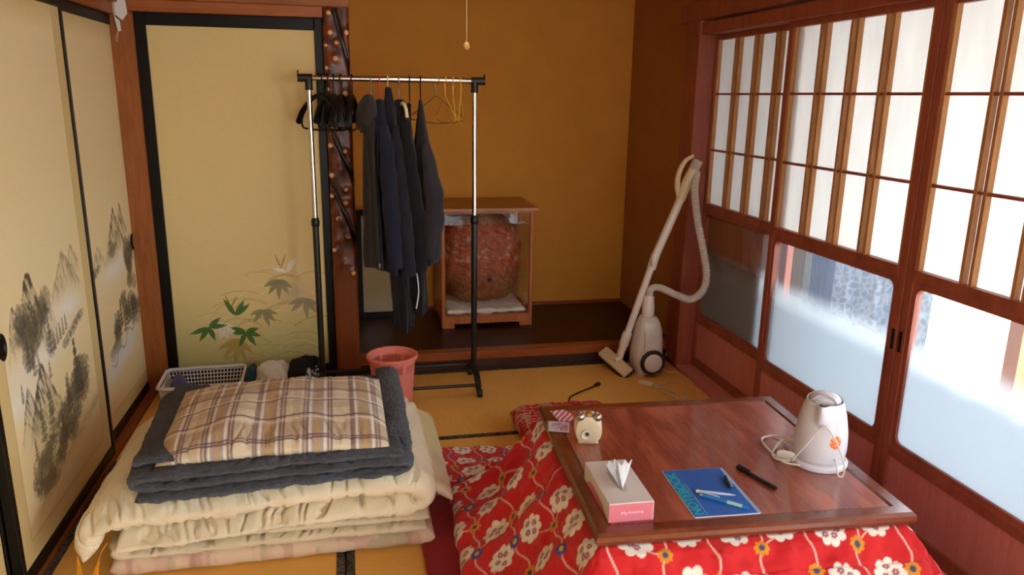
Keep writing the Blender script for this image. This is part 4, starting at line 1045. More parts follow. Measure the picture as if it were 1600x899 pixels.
def stone():
    n1, n2 = 130, 170
    th = np.linspace(0, np.pi, n1); ph = np.linspace(0, 2 * np.pi, n2, endpoint=False); T, P = np.meshgrid(th, ph, indexing='ij')
    d = np.stack([np.sin(T) * np.cos(P), np.sin(T) * np.sin(P), np.cos(T)], -1)
    e = 2.7; rr = 1 / (np.abs(d[..., 0]) ** e + np.abs(d[..., 1]) ** e + np.abs(d[..., 2]) ** e) ** (1 / e)
    u = d[..., 0] * 3 + 5; v = d[..., 2] * 3 + 2; w = d[..., 1] * 3
    n = .10 * (fbm(u + w, v, 3, 3) - .5) + .055 * (fbm(u * 3 + w, v * 3 + w, 5, 4) - .5) + .02 * (fbm(u * 11 + w * 5, v * 11, 7, 3) - .5)
    h = np.exp(-((d[..., 0] - .12) / .045) ** 2 - ((d[..., 2] + .42) / .045) ** 2) * (d[..., 1] < 0)
    r = rr * (1 + n - .10 * h)
    X =   .81 + .248 * r * d[..., 0]; Y = 4.69 + .165 * r * d[..., 1]; Z = .505 + .285 * r * d[..., 2] * np.where(d[..., 2] > 0, .98, 1.0)
    Z = np.maximum(Z,   .212 + .004 * (d[..., 0] ** 2))
    base = np.array(s2l('9c4a30')); C = np.ones(T.shape + (3,)) * base
    def mixc(m, col):
        nonlocal C
        m = np.clip(m, 0, 1)[..., None]; C = C * (1 - m) + np.array(s2l(col)) * m
    mixc(smooth(.4, .7, fbm(u * 3, v * 3 + w, 11)), 'b5603a'); mixc(.8 * smooth(.48, .36, Z + .05 * (fbm(u * 2, v * 2, 4) - .5)), '8a5a36'); mixc(.7 * smooth(.70, .78, Z), '8d6238')
    mixc(.5 * smooth(.55, .7, fbm(u * 8 + w * 3, v * 8, 13)), '6c3220'); mixc(.5 * smooth(.58, .66, fbm(u * 14, v * 14 + w * 4, 17)), 'c98a58')
    rnd = random.Random(4)
    for k in range(34):
        a, b_ = rnd.uniform(-1, 1), rnd.uniform(-.05, .75); s = rnd.uniform(.035, .08)
        q = np.hypot((d[..., 0] - a) / s, (d[..., 2] - b_) / (s * rnd.uniform(.6, 1.1))); mixc(.45 * smooth(1.0, .5, q + .7 * (fbm(u * 9, v * 9, k, 2) - .5)) * (d[..., 1] < .3), 'd3b3a0')
    mixc(h > .35, '2c140c')
    idx = np.arange(n1 * n2).reshape(n1, n2); F = np.stack([idx[:-1], idx[1:], np.roll(idx, -1, 1)[1:], np.roll(idx, -1, 1)[:-1]], -1).reshape(-1, 4)
    o = mesh_obj('ornamental_stone', np.stack([X, Y, Z], -1).reshape(-1, 3), F, vcol('red_stone', .5, .5, 60, var=.15, vscale=20), None, True, colors=C.reshape(-1, 3), origin=(.81, 4.69, .212))
    tag(o, 'large rounded red-brown stone with pale spots inside the glass case', 'stone')
stone()

# ------------------------------------------------------------------ vacuum cleaner
M_vac = plain('grey_white_plastic', 'd9cfc4', .35); M_vac2 = plain('warm_white_plastic', 'e3d5c6', .3); M_hose = plain('ribbed_hose_plastic', 'cfc4ba', .4); M_vbeige = plain('beige_plastic', 'dcc79e', .4); M_rub = plain('dark_rubber', '221e1d', .6)
root = thing('vacuum_cleaner', 'white canister vacuum cleaner parked upright in the corner by the shoji', 'vacuum cleaner', (1.60, 3.80, 0))
bd = loft([(.335, 1.592, 3.785, .040, .035), (.315, 1.594, 3.785, .056, .055), (.27, 1.597, 3.79, .068, .072), (.18, 1.600, 3.795, .080, .082), (.09, 1.602, 3.80, .086, .085), (.03, 1.602, 3.80, .080, .082), (.004, 1.602, 3.80, .066, .07)], 60, 48, 0, 0, 3.0)
bd = bd.build('canister', M_vac, root, True)
MB().box((1.553, 3.7085, .05), (1.557, 3.7165, .26), .001).build('seam', M_vbeige, bd)
wl = MB().lathe([(.050, .012), (.066, .010), (.071, .002), (.071, -.012), (.062, -.018), (.056, -.014)], (1.605, 3.712, .086), 40, 'Y').build('wheel', M_rub, root, True)
MB().lathe([(.0, -.016), (.050, -.0155), (.057, -.010), (.057, .01)], (1.605, 3.712, .086), 40, 'Y').build('hub_cap', M_vac2, wl, True)
MB().lathe([(.030, .325), (.034, .335), (.034, .40), (.031, .405), (.031, .44), (.026, .452)], (1.592, 3.785, 0), 28).build('hose_socket', M_vac2, root, True)
HP = [(1.592, 3.785, .445), (1.598, 3.775, .490), (1.630, 3.74, .505), (1.69, 3.66, .485), (1.745, 3.59, .475), (1.790, 3.55, .530), (1.802, 3.545, .62), (1.785, 3.58, .76), (1.772, 3.64, .90), (1.775, 3.70, 1.04), (1.800, 3.742, 1.13)]
hp = catmull(HP, 620); rr = [.0185 + .0022 * math.sin(i * 6.283 / 5.0) for i in range(620)]
MB().tube(hp, rr, 14, 620).build('hose', M_hose, root, True)
MB().tube([(1.450, 3.825, .075), (1.475, 3.822, .17)], .021, 18).tube([(1.472, 3.822, .155), (1.492, 3.818, .235)], .0265, 18).build('elbow', M_vac2, root, True)
MB().tube([(1.487, 3.818, .215), (1.612, 3.79, .66)], .0195, 18).build('lower_wand', M_vac2, root, True)
MB().tube([(1.598, 3.793, .60), (1.618, 3.789, .68)], .0245, 18).box((1.585, 3.755, .62), (1.60, 3.775, .66), .004).build('wand_clip', M_vac2, root, True)
MB().tube([(1.612, 3.79, .66), (1.735, 3.763, 1.0)], .0225, 18).build('upper_wand', M_vac2, root, True)
MB().tube([(1.728, 3.764, .98), (1.750, 3.757, 1.06), (1.785, 3.750, 1.145)], [.026, .029, .027], 18, 14).build('grip_tube', M_vbeige, root, True)
MB().tube(catmull([(1.783, 3.750, 1.14), (1.805, 3.746, 1.19)], 60), [.0265 + .0018 * math.sin(i * .9) for i in range(60)], 16, 60).build('hose_cuff', M_hose, root, True)
MB().tube([(1.725, 3.765, .985), (1.703, 3.758, 1.05), (1.702, 3.75, 1.12), (1.730, 3.745, 1.185), (1.775, 3.742, 1.215)], [.013, .016, .015, .013, .009], 14, 40).build('handle', M_vbeige, root, True)
# floor nozzle, tilted on its edge
ax_ = Vector((1.392, 3.915, .092)) - Vector((1.468, 3.735, .030)); ctr = (Vector((1.392, 3.915, .092)) + Vector((1.468, 3.735, .030))) / 2
yv = ax_.normalized(); xv = yv.cross(Vector((-.55, .0, .8))).normalized(); zv = xv.cross(yv)
Rm = Matrix((xv, yv, zv)).transposed()
h2 = MB().box((-.036, -.115, -.014), (.036, .115, .014), .010, 2)
h2.V = [tuple(Rm @ Vector(v) + ctr) for v in h2.V]; nz = h2.build('floor_nozzle', M_vbeige, root, True)
h3 = MB().box((-.042, -.117, -.028), (.042, .117, -.013), .004); h3.V = [tuple(Rm @ Vector(v) + ctr) for v in h3.V]; h3.build('nozzle_sole', M_rub, nz)
MB().tube([tuple(ctr + zv * .01), (1.450, 3.825, .085)], .020, 14).build('nozzle_neck', M_vac2, nz, True)
# cords on the floor
M_cordw = plain('ivory_cord', 'd8cbb4', .5)
root = thing('power_cord', 'ivory power cord with an inline connector on the tatami beside the vacuum', 'cord', (1.55, 3.6, 0))
MB().tube([(1.69, 3.80, .03), (1.715, 3.77, .006), (1.777, 3.735, .006), (1.79, 3.628, .006), (1.775, 3.519, .006), (1.712, 3.37, .006)], .0028, 8, 60).build('lead', M_cordw, root, True)
MB().tube([(1.561, 3.568, .012), (1.661, 3.605, .006), (1.727, 3.584, .006), (1.703, 3.466, .006), (1.659, 3.394, .006), (1.61, 3.403, .006), (1.579, 3.497, .006), (1.561, 3.568, .010)], .003, 8, 80).build('loop', M_cordw, root, True)
MB().tube([(1.561, 3.568, .010), (1.616, 3.50, .010), (1.63, 3.425, .010), (1.599, 3.378, .006)], .003, 8, 40).build('lead', M_cordw, root, True)
d = Vector((1.561 - 1.507, 3.568 - 3.635, 0)).normalized(); ang = math.atan2(d.y, d.x)
pb = MB().box((-.042, -.016, -.0115), (.042, .016, .0115), .008, 2, rot=Matrix.Rotation(ang, 3, 'Z')); pb.V = [(v[0] + 1.531, v[1] + 3.605, v[2] + .0118) for v in pb.V]
pb.build('connector', plain('ivory_plastic_b', 'e4d7b6', .4), root, True)
root = thing('black_cable', 'short black cable end with a plug on the tatami behind the low table', 'cable', (1.15, 3.55, 0))
MB().tube([(1.04, 3.40, .006), (1.07, 3.49, .006), (1.136, 3.546, .008), (1.222, 3.595, .012), (1.245, 3.612, .014)], .0042, 8, 50).build('lead', M_blkplastic, root, True)
MB().tube([(1.24, 3.608, .014), (1.256, 3.621, .014), (1.275, 3.636, .012)], [.006, .011, .010], 12, 12).build('plug', M_blkplastic, root, True)
o = MB().box((1.790, 3.90, .03), (1.799, 3.94, .07), .002).box((1.770, 3.912, .040), (1.790, 3.928, .060), .004).build('wall_plug', plain('brown_plug', '8a5a3c', .5), None, origin=(1.795, 3.92, .03)); tag(o, 'small brown plug in the post behind the vacuum cleaner', 'plug')

# ------------------------------------------------------------------ kettle
TZ = KZ
M_ket = plain('kettle_plastic', 'dfe0e8', .28, coat=.2); M_ket2 = plain('kettle_lid_plastic', 'c9c5c6', .35)
root = thing('electric_kettle', 'white electric kettle with orange sticker on the right of the table', 'kettle', (1.408, 1.925, TZ), math.radians(-40))
MB().lathe([(.0, .0), (.082, .0), (.086, .004), (.086, .014), (.080, .019), (.0, .019)], (0, 0, 0), 48, sy=1.05).build('base', M_ket, root, True, local=True)
def kettle_body():
    n1, n2 = 90, 96
    pr = catmull([(.0735, .020), (.0775, .045), (.0785, .075), (.0745, .12), (.066, .165), (.057, .195), (.053, .207)], n1)
    ph = np.linspace(0, 2 * np.pi, n2, endpoint=False)
    R_ = pr[:, 0][:, None] * np.ones(n2)[None]; Z = pr[:, 1][:, None] * np.ones(n2)[None]
    a = np.abs(((ph + np.pi / 2 + np.pi) % (2 * np.pi)) - np.pi)[None]      # angle from the spout side (-Y)
    k = smooth(.120, .207, Z)
    R_ = R_ + .030 * k * np.exp(-(a / .24) ** 2) * smooth(.0, .4, k); Z = Z + k * (.004 * np.exp(-(a / .3) ** 2) + .012 * np.exp(-((np.pi - a) / 1.2) ** 2))
    V = np.stack([R_ * np.cos(ph), R_ * np.sin(ph), Z], -1).reshape(-1, 3)
    # inner lip
    V2 = np.stack([R_[-1] * .93 * np.cos(ph), R_[-1] * .93 * np.sin(ph), Z[-1] - .001], -1); V3 = np.stack([R_[-1] * .86 * np.cos(ph), R_[-1] * .86 * np.sin(ph), Z[-1] - .022], -1)
    V = np.vstack([V, V2, V3]); n = n1 + 2
    F = [(i * n2 + j, i * n2 + (j + 1) % n2, (i + 1) * n2 + (j + 1) % n2, (i + 1) * n2 + j) for i in range(n - 1) for j in range(n2)]
    F.append(tuple((n - 1) * n2 + j for j in range(n2)))
    m = MB(); m.add(V, F); return m.build('body', M_ket, root, True, local=True)
kb = kettle_body()
MB().lathe([(.0, .2265), (.016, .226), (.030, .2225), (.040, .215), (.044, .206), (.044, .198)], (0, .009, 0), 40, sx=1.05, sy=.88).build('lid', M_ket, root, True, local=True)
MB().tube([(-.036, -.024, .206), (-.025, -.020, .219), (0, -.017, .2255), (.025, -.020, .219), (.036, -.024, .206)], .0035, 10, 30).build('lid_rim', M_ket2, root, True, local=True)
m = MB()
for k in range(7): m.box((-.021 + k * .007 - .0012, -.048, .203), (-.021 + k * .007 + .0012, -.030, .2055))
m.box((-.026, -.034, .2), (.026, -.030, .21)).build('spout_filter', M_ket2, root, local=True)
MB().tube([(0, .058, .195), (0, .098, .185), (0, .108, .14), (0, .098, .08), (0, .074, .06)], [.013, .014, .013, .012, .012], 14, 40).build('handle', M_ket, root, True, local=True)
MB().lathe([(.0768, .0185), (.0792, .022), (.0788, .026)], (0, 0, 0), 48).build('base_ring', M_ket2, root, True, local=True)
# round sticker wrapped on the body
V, F = [], []; nr, na = 6, 28; cz = .098; cphi = math.radians(-52); sr = .0185
for i in range(nr + 1):
    for j in range(na):
        t = 2 * math.pi * j / na; du = sr * i / nr * math.cos(t) * 1.0; dz = sr * i / nr * math.sin(t) * 1.1; z = cz + dz
        r = float(np.interp(z, [.045, .075, .12, .165], [.0775, .0785, .0745, .066])) + .0008; p = cphi + du / .077
        V.append((r * math.cos(p), r * math.sin(p), z))
F = [(i * na + j, i * na + (j + 1) % na, (i + 1) * na + (j + 1) % na, (i + 1) * na + j) for i in range(nr) for j in range(na)]
mst, nt, b = newmat('orange_sticker'); v = coords(nt)
nt.links.new(ramp(nt, noise(nt, v, 130, 2, .5, .5), [(.52, s2l('ee7a2c')), (.60, s2l('f6d3b4'))]), b.inputs['Base Color'])
MB().add(V, F).build('sticker', mst, root, True, local=True)
M_kc = plain('kettle_cord_plastic', 'e4dfd3', .4)
MB().tube([(1.385, 2.01, .430), (1.375, 2.10, .412), (1.315, 2.096, .412), (1.293, 2.042, .412), (1.288, 1.943, .412), (1.30, 1.915, .412), (1.332, 1.890, .415)], .0032, 8, 80).build('cord', M_kc, root, True)
MB().tube([(1.385, 2.0, .424), (1.367, 2.057, .418), (1.295, 1.998, .412), (1.277, 1.952, .412), (1.303, 1.916, .420)], .0032, 8, 60).build('cord', M_kc, root, True)
MB().tube([(1.303, 1.905, .425), (1.325, 1.871, .497), (1.349, 1.855, .548), (1.359, 1.848, .558), (1.37, 1.841, .555), (1.393, 1.825, .512), (1.414, 1.811, .453), (1.416, 1.811, .413), (1.405, 1.818, .411), (1.402, 1.826, .44), (1.404, 1.842, .452)], .0024, 8, 110).build('cord', M_kc, root, True)
pg = MB().lathe([(.0, -.026), (.013, -.024), (.016, -.014), (.016, .006), (.011, .016), (.007, .024), (.0, .026)], (0, 0, 0), 20, 'X'); pg.V = [(1.318 + v[0] * .8 - v[1] * .6, 1.945 + v[0] * -.6 + v[1] * .8, v[2] + .421) for v in pg.V]
pg.build('plug', M_kc, root, True)

# ------------------------------------------------------------------ tissue box
M_tw = plain('white_card', 'dcd5cf', .6); M_tp = plain('pink_card', 'd97684', .55); M_tis = paper_mat('tissue_paper', 'f2f4f4', .3)
M_slot = plain('slot_film', 'b9b4b0', .5)
root = thing('tissue_box', 'white and pink tissue box near the table\'s front left corner', 'tissue box', (.7075, 1.822, TZ), math.radians(-2))
hw, hd, hh = .0625, .121, .056
MB().box((-hw, -hd, 0), (hw, hd, hh), .0012).build('carton', M_tw, root, local=True)
MB().box((-hw + .0005, -hd - .0006, .001), (hw - .0025, -hd + .001, hh - .003)).build('pink_end', M_tp, root, local=True)
MB().prism([(-hd + .012, .001), (hd - .02, .001), (hd - .06, .026), (.02, .030), (-hd + .06, .022)], 'X', -hw - .0006, -hw + .001).build('pink_side_print', M_tp, root, local=True)
MB().prism([(.018 * math.cos(t) * (1 if True else 1), .075 * math.sin(t) + .012) for t in np.linspace(0, 2 * math.pi, 28, endpoint=False)], 'Z', hh - .001, hh + .0004).build('slot', M_slot, root, local=True)
def tissue():
    n, k = 44, 44; u = np.linspace(-1, 1, n); v = np.linspace(0, 1, k); U, W = np.meshgrid(u, v, indexing='ij')
    for ya, yb, xa, xb, yt, top, ph in ((-.052, -.034, -.006, .040, -.004, .064, 0.0), (-.040, .040, -.034, .004, .022, .054, 1.3)):
        bx_, by_ = .002 * U, ya + (yb - ya) * (U + 1) / 2
        tx, ty = xa + (xb - xa) * (U + 1) / 2, yt + .006 * U
        cr = .0035 * np.sin(U * 7 + ph + W * 2) * W
        X = bx_ + (tx - bx_) * W ** .85; Y = by_ + (ty - by_) * W + cr; Z = hh - .004 + top * W * (1 - .10 * np.abs(np.sin(U * 3 + ph))) + .5 * cr
        o = mesh_obj('tissue', np.stack([X, Y, Z], -1).reshape(-1, 3), grid_faces(n, k), M_tis, root, True, local=True); s_ = o.modifiers.new('thickness', 'SOLIDIFY'); s_.thickness = .0008
tissue()
def text_mesh(name, txt, size, mat, parent, M4, extrude=.0002, bold=0.0, spacing=1.0):
    cu = bpy.data.curves.new(name, 'FONT'); cu.body = txt; cu.size = size; cu.extrude = extrude; cu.offset = bold; cu.space_character = spacing; cu.align_x = 'CENTER'; cu.align_y = 'CENTER'
    tmp = bpy.data.objects.new(name + '_curve', cu); COL.objects.link(tmp); bpy.context.view_layer.update()
    dg = bpy.context.evaluated_depsgraph_get(); me = bpy.data.meshes.new_from_object(tmp.evaluated_get(dg)); bpy.data.objects.remove(tmp)
    me.transform(M4); me.materials.clear(); me.materials.append(mat); me.name = name
    o = bpy.data.objects.new(name, me); COL.objects.link(o); o.parent = parent; reg(o, WM[parent.name]); return o
RX90 = Matrix.Rotation(math.pi / 2, 4, 'X')
M_ltp = plain('pale_pink_print', 'f0d0d2', .6)
text_mesh('lettering', 'My', .015, M_ltp, root, Matrix.Translation((-.020, -hd - .0008, .026)) @ RX90)
text_mesh('lettering', 'FRANCHE', .0095, M_ltp, root, Matrix.Translation((.012, -hd - .0008, .0265)) @ RX90)

# ------------------------------------------------------------------ notebook and pens
M_nb = plain('blue_cover', '2a62b8', .35, var=.10, bscale=60); M_nbe = plain('notebook_pages', 'd7e3ee', .6); M_teal = plain('teal_print', '12b4b0', .4); M_nbl = plain('pale_blue_edge', '8fb4e0', .4)
root = thing('notebook', 'blue notebook lettered in teal lying beside the tissue box', 'notebook', (.982, 1.809, TZ), math.radians(-3.5))
hw, hd = .0965, .132
def rrect(w, d, r, k=5):
    return [(cx + r * math.cos(math.radians(a0 + 90 * i / k)), cy + r * math.sin(math.radians(a0 + 90 * i / k))) for (cx, cy, a0) in ((w - r, d - r, 0), (-w + r, d - r, 90), (-w + r, -d + r, 180), (w - r, -d + r, 270)) for i in range(k + 1)]
MB().prism(rrect(hw - .0005, hd - .0005, .006), 'Z', .0, .0030).build('pages', M_nbe, root, local=True)
cv = MB().prism(rrect(hw - .0022, hd - .0022, .006), 'Z', .0030, .0036).build('cover', M_nb, root, local=True)
MB().box((hw - .0105, -hd + .003, .0036), (hw - .0030, hd - .006, .0038)).build('spine_tape', M_nbl, root, local=True)
text_mesh('lettering', 'NOTEBOOK', .043, M_teal, root, Matrix.Translation((-hw + .021, -.004, .0038)) @ Matrix.Rotation(math.pi / 2, 4, 'Z') @ Matrix.Diagonal((.98, .95, 1, 1)), bold=.0009, spacing=1.0)
MB().box((-hw + .0405, -hd + .008, .0036), (-hw + .0415, hd - .085, .0039)).build('ruled_line', M_nbe, root, local=True)
def rod(root, A, B, segs):
    """pen-like body: list of (t0, t1, r0, r1, material, part name) along A to B"""
    A, B = np.array(A, float), np.array(B, float)
    for (t0, t1, r0, r1, mt, nm) in segs: MB().tube([A + (B - A) * t0, A + (B - A) * t1], [r0, r1], 14).build(nm, mt, root, True)
nz_ = TZ + .0041
M_cblue = plain('translucent_blue_plastic', '2a86c4', .15); M_aqua = plain('aqua_grip', 'a9dcd4', .4); M_clear = plain('clear_plastic', 'c3cfe4', .12); M_navyp = plain('navy_plastic', '1c2740', .25)
root = thing('mechanical_pencil', 'blue mechanical pencil with an aqua grip lying on the notebook', 'pencil', (.99, 1.735, nz_))
A, B = (.942, 1.786, nz_ + .005), (1.043, 1.690, nz_ + .005)
rod(root, A, B, [(0, .06, .0032, .0036, M_clear, 'push_button'), (.06, .56, .0048, .0048, M_cblue, 'barrel'), (.56, .86, .0052, .0050, M_aqua, 'grip'), (.86, .95, .0048, .003, M_cblue, 'cone'), (.95, 1.0, .0018, .0008, M_cblue, 'tip')])
MB().tube([(.950, 1.787, nz_ + .0105), (.985, 1.752, nz_ + .0112)], .0018, 8).build('clip', M_clear, root, True)
root = thing('pen', 'clear white pen lying behind the blue pencil on the notebook', 'pen', (.99, 1.78, nz_))
rod(root, (.940, 1.806, nz_ + .0045), (1.040, 1.763, nz_ + .0045), [(0, .08, .0045, .0045, M_ivory, 'cap_end'), (.08, .62, .0044, .0044, M_clear, 'barrel'), (.62, .9, .0042, .003, M_clear, 'grip'), (.9, 1, .002, .0008, M_clear, 'tip')])
root = thing('short_pen', 'short dark navy pen with a pale clip on the notebook', 'pen', (1.053, 1.834, nz_))
rod(root, (1.061, 1.866, nz_ + .0055), (1.045, 1.802, nz_ + .0055), [(0, .9, .0052, .0052, M_navyp, 'sleeve'), (.9, 1, .0052, .003, M_navyp, 'end')])
MB().tube([(1.066, 1.864, nz_ + .009), (1.052, 1.806, nz_ + .009)], .0016, 8).build('clip', M_clear, root, True)
root = thing('marker_pen', 'black marker pen lying on the bare table beside the notebook', 'pen', (1.155, 1.85, TZ))
rod(root, (1.131, 1.925, TZ + .0066), (1.178, 1.781, TZ + .0066), [(0, .03, .0045, .0058, M_hblack, 'end_plug'), (.03, .33, .0064, .0064, M_hblack, 'cap'), (.33, .97, .0058, .0058, M_blkplastic, 'barrel'), (.97, 1, .0056, .004, M_hblack, 'end_plug')])
MB().tube([(1.136, 1.925, TZ + .0135), (1.150, 1.882, TZ + .0135)], .0017, 8).build('clip', M_hblack, root, True)

# ------------------------------------------------------------------ pencil sharpener and packets
M_sh = plain('cream_pearl_plastic', 'd3c2a0', .3, coat=.2); M_sh2 = plain('cream_shell_plastic', 'e6dfd0', .3); M_eye = plain('brushed_silver', 'a89f92', .3, .85)
root = thing('pencil_sharpener', 'round cream pencil sharpener with two silver knobs on top', 'pencil sharpener', (.737, 2.19, TZ), math.radians(-14))
def egg(hx, y0, y1, z0, z1, nm, mat, p=2.6, n=40, m=48, yround=.35):
    th = np.linspace(0, 2 * np.pi, m, endpoint=False); V = []; ys = np.linspace(0, 1, n)
    for t in ys:
        sc = (1 - abs(2 * t - 1) ** (2 / yround)) ** (yround)
        for a in th:
            c, s_ = math.cos(a), math.sin(a); r = 1 / (abs(c) ** p + abs(s_) ** p) ** (1 / p)
            V.append((hx * r * c * sc * (1 - .10 * max(s_, 0)), y0 + (y1 - y0) * t, (z0 + z1) / 2 + (z1 - z0) / 2 * r * s_ * sc))
    F = [(i * m + j, i * m + (j + 1) % m, (i + 1) * m + (j + 1) % m, (i + 1) * m + j) for i in range(n - 1) for j in range(m)]
    return MB().add(V, F).build(nm, mat, root, True, local=True)
egg(.044, -.030, .004, .002, .096, 'front_shell', M_sh); egg(.0455, -.008, .032, .001, .098, 'back_shell', M_sh2)
MB().box((-.034, -.022, .0), (.034, .024, .008), .003).build('foot', M_sh, root, local=True)
sk = MB().lathe([(.0155, -.0335), (.0145, -.0345), (.011, -.031), (.006, -.024), (.005, -.018)], (-.008, 0, .036), 28, 'Y', caps=False).build('pencil_hole_rim', M_sh2, root, True, local=True)
MB().lathe([(.0, -.0300), (.0062, -.0302)], (-.005, 0, .038), 18, 'Y').build('pencil_hole', M_rub, sk, True, local=True)
for sx in (-1, 1):
    e = MB().lathe([(.0, -.016), (.008, -.0145), (.0135, -.009), (.0155, 0), (.0135, .008), (.0, .014)], (sx * .027, -.016, .094), 24, 'Y').build('knob', M_eye, root, True, local=True)
    MB().tube([(sx * .027, -.020, .107), (sx * .027, -.021, .112)], .002, 8).build('pin', M_ivory, e, True, local=True)
MB().box((-.010, -.022, .094), (.010, .012, .104), .004).build('bridge', plain('amber_plastic', 'b98a4a', .3), root, local=True)
MB().box((-.030, -.0315, .072), (.030, -.0298, .0732)).build('lid_seam', M_eye, root, local=True) if False else None
mpk, nt, b = newmat('pink_striped_print'); v = coords(nt, (1, 1, 1), (0, 0, math.radians(35)))
w = N(nt, 'ShaderNodeTexWave'); w.inputs['Scale'].default_value = 18; w.inputs['Distortion'].default_value = 1.5; nt.links.new(v, w.inputs['Vector'])
nt.links.new(ramp(nt, w.outputs['Fac'], [(.45, s2l('ecd9d8')), (.55, s2l('c8506a'))]), b.inputs['Base Color'])
o = MB().prism([(.676, 2.438), (.729, 2.441), (.746, 2.39), (.735, 2.345), (.684, 2.347)][::-1], 'Z', TZ + .0032, TZ + .0055).build('leaflet', mpk, None, origin=(.71, 2.39, TZ + .0032)); tag(o, 'pink and white striped leaflet behind the pencil sharpener', 'leaflet')
mlc, nt, b = newmat('lilac_print'); v = coords(nt)
nt.links.new(ramp(nt, noise(nt, v, 60, 3), [(.42, s2l('d9d2dd')), (.52, s2l('b79cc4')), (.62, s2l('c97f9f'))]), b.inputs['Base Color'])
root = thing('card_packet', 'small lilac card packet at the table\'s left edge by the sharpener', 'packet', (.668, 2.30, TZ + .004))
MB().prism([(.645, 2.350), (.714, 2.326), (.692, 2.249), (.626, 2.274)], 'Z', TZ + .0062, TZ + .0082).build('sleeve', M_tw, root)
MB().prism([(.654, 2.338), (.707, 2.319), (.688, 2.259), (.637, 2.280)], 'Z', TZ + .0082, TZ + .0086).build('picture', mlc, root)
MB().tube([(.640, 2.347, TZ + .008), (.622, 2.276, TZ + .008)], .0035, 8).build('folded_edge', M_eye, root, True)

# ------------------------------------------------------------------ waste bin, basket, clothes on the floor
M_bin = paper_mat('pink_bin_plastic', 'ffa896', .42)
root = thing('waste_bin', 'pink plastic waste bin standing at the foot of the clothes rack', 'bin', (.172, 3.455, 0))
def bin_wall():
    seg = 144; lv = [(.083, .002), (.086, .01), (.093, .10), (.101, .20), (.1035, .232), (.1065, .268), (.109, .29)]
    V = [(r * math.cos(2 * math.pi * j / seg), r * math.sin(2 * math.pi * j / seg), z) for (r, z) in lv for j in range(seg)]
    F = []
    for i in range(len(lv) - 1):
        for j in range(seg):
            if i == 4 and j % 2 == 0 and (j % 24) not in (0, 22): continue
            F.append((i * seg + j, i * seg + (j + 1) % seg, (i + 1) * seg + (j + 1) % seg, (i + 1) * seg + j))
    F.append(tuple(range(seg))[::-1])
    o = MB().add(V, F).build('wall', M_bin, root, False, local=True); s_ = o.modifiers.new('thickness', 'SOLIDIFY'); s_.thickness = .002; s_.offset = -1
    o.data.polygons.foreach_set('use_smooth', np.ones(len(o.data.polygons), dtype=bool)); o.data.set_sharp_from_angle(angle=math.radians(40))
bin_wall()
MB().lathe([(.1075, .286), (.118, .288), (.122, .294), (.1215, .302), (.116, .307), (.110, .305), (.107, .298), (.1075, .286)], (0, 0, 0), 72, caps=False).build('rim', M_bin, root, True, local=True)

M_bask = plain('white_basket_plastic', 'e6eaee', .45)
root = thing('storage_basket', 'white slotted plastic basket on the floor behind the bedding', 'basket', (-.745, 3.80, 0), math.radians(2))
def lattice(u0, u1, v0, v1, nu, nv, bar, mapf, nm):
    us, vs_ = [u0], [v0]
    pu, pv = (u1 - u0) / nu, (v1 - v0) / nv
    for k in range(nu): us += [u0 + k * pu + bar / 2 if k or True else 0, u0 + (k + 1) * pu - bar / 2]
    us.append(u1)
    for k in range(nv): vs_ += [v0 + k * pv + bar / 2, v0 + (k + 1) * pv - bar / 2]
    vs_.append(v1)
    V = [mapf(u, v) for u in us for v in vs_]; nvv = len(vs_); F = []
    for i in range(len(us) - 1):
        for j in range(nvv - 1):
            if i % 2 == 1 and j % 2 == 1: continue
            F.append((i * nvv + j, (i + 1) * nvv + j, (i + 1) * nvv + j + 1, i * nvv + j + 1))
    o = MB().add(V, F).build(nm, M_bask, root, local=True); s_ = o.modifiers.new('thickness', 'SOLIDIFY'); s_.thickness = .003; s_.offset = 0
bw, bd_, bh = .185, .135, .125
sl = lambda z: .88 + .12 * z / bh
lattice(-bw, bw, .012, bh - .016, 22, 5, .0050, lambda u, v: (u * sl(v), bd_ * sl(v), v), 'slotted_side'); lattice(-bw, bw, .012, bh - .016, 22, 5, .0050, lambda u, v: (u * sl(v), -bd_ * sl(v), v), 'slotted_side')
lattice(-bd_, bd_, .012, bh - .016, 16, 5, .0050, lambda u, v: (bw * sl(v), u * sl(v), v), 'slotted_end'); lattice(-bd_, bd_, .012, bh - .016, 16, 5, .0050, lambda u, v: (-bw * sl(v), u * sl(v), v), 'slotted_end')
MB().box((-bw * .885, -bd_ * .885, .004), (bw * .885, bd_ * .885, .014), .003).build('bottom', M_bask, root, local=True)
rp_ = [(x, y, bh - .006) for (x, y) in rrect(bw + .006, bd_ + .006, .035, 6)]; rp_.append(rp_[0]); 
MB().tube(rp_, .0085, 10, 120).build('rim', M_bask, root, True, local=True)
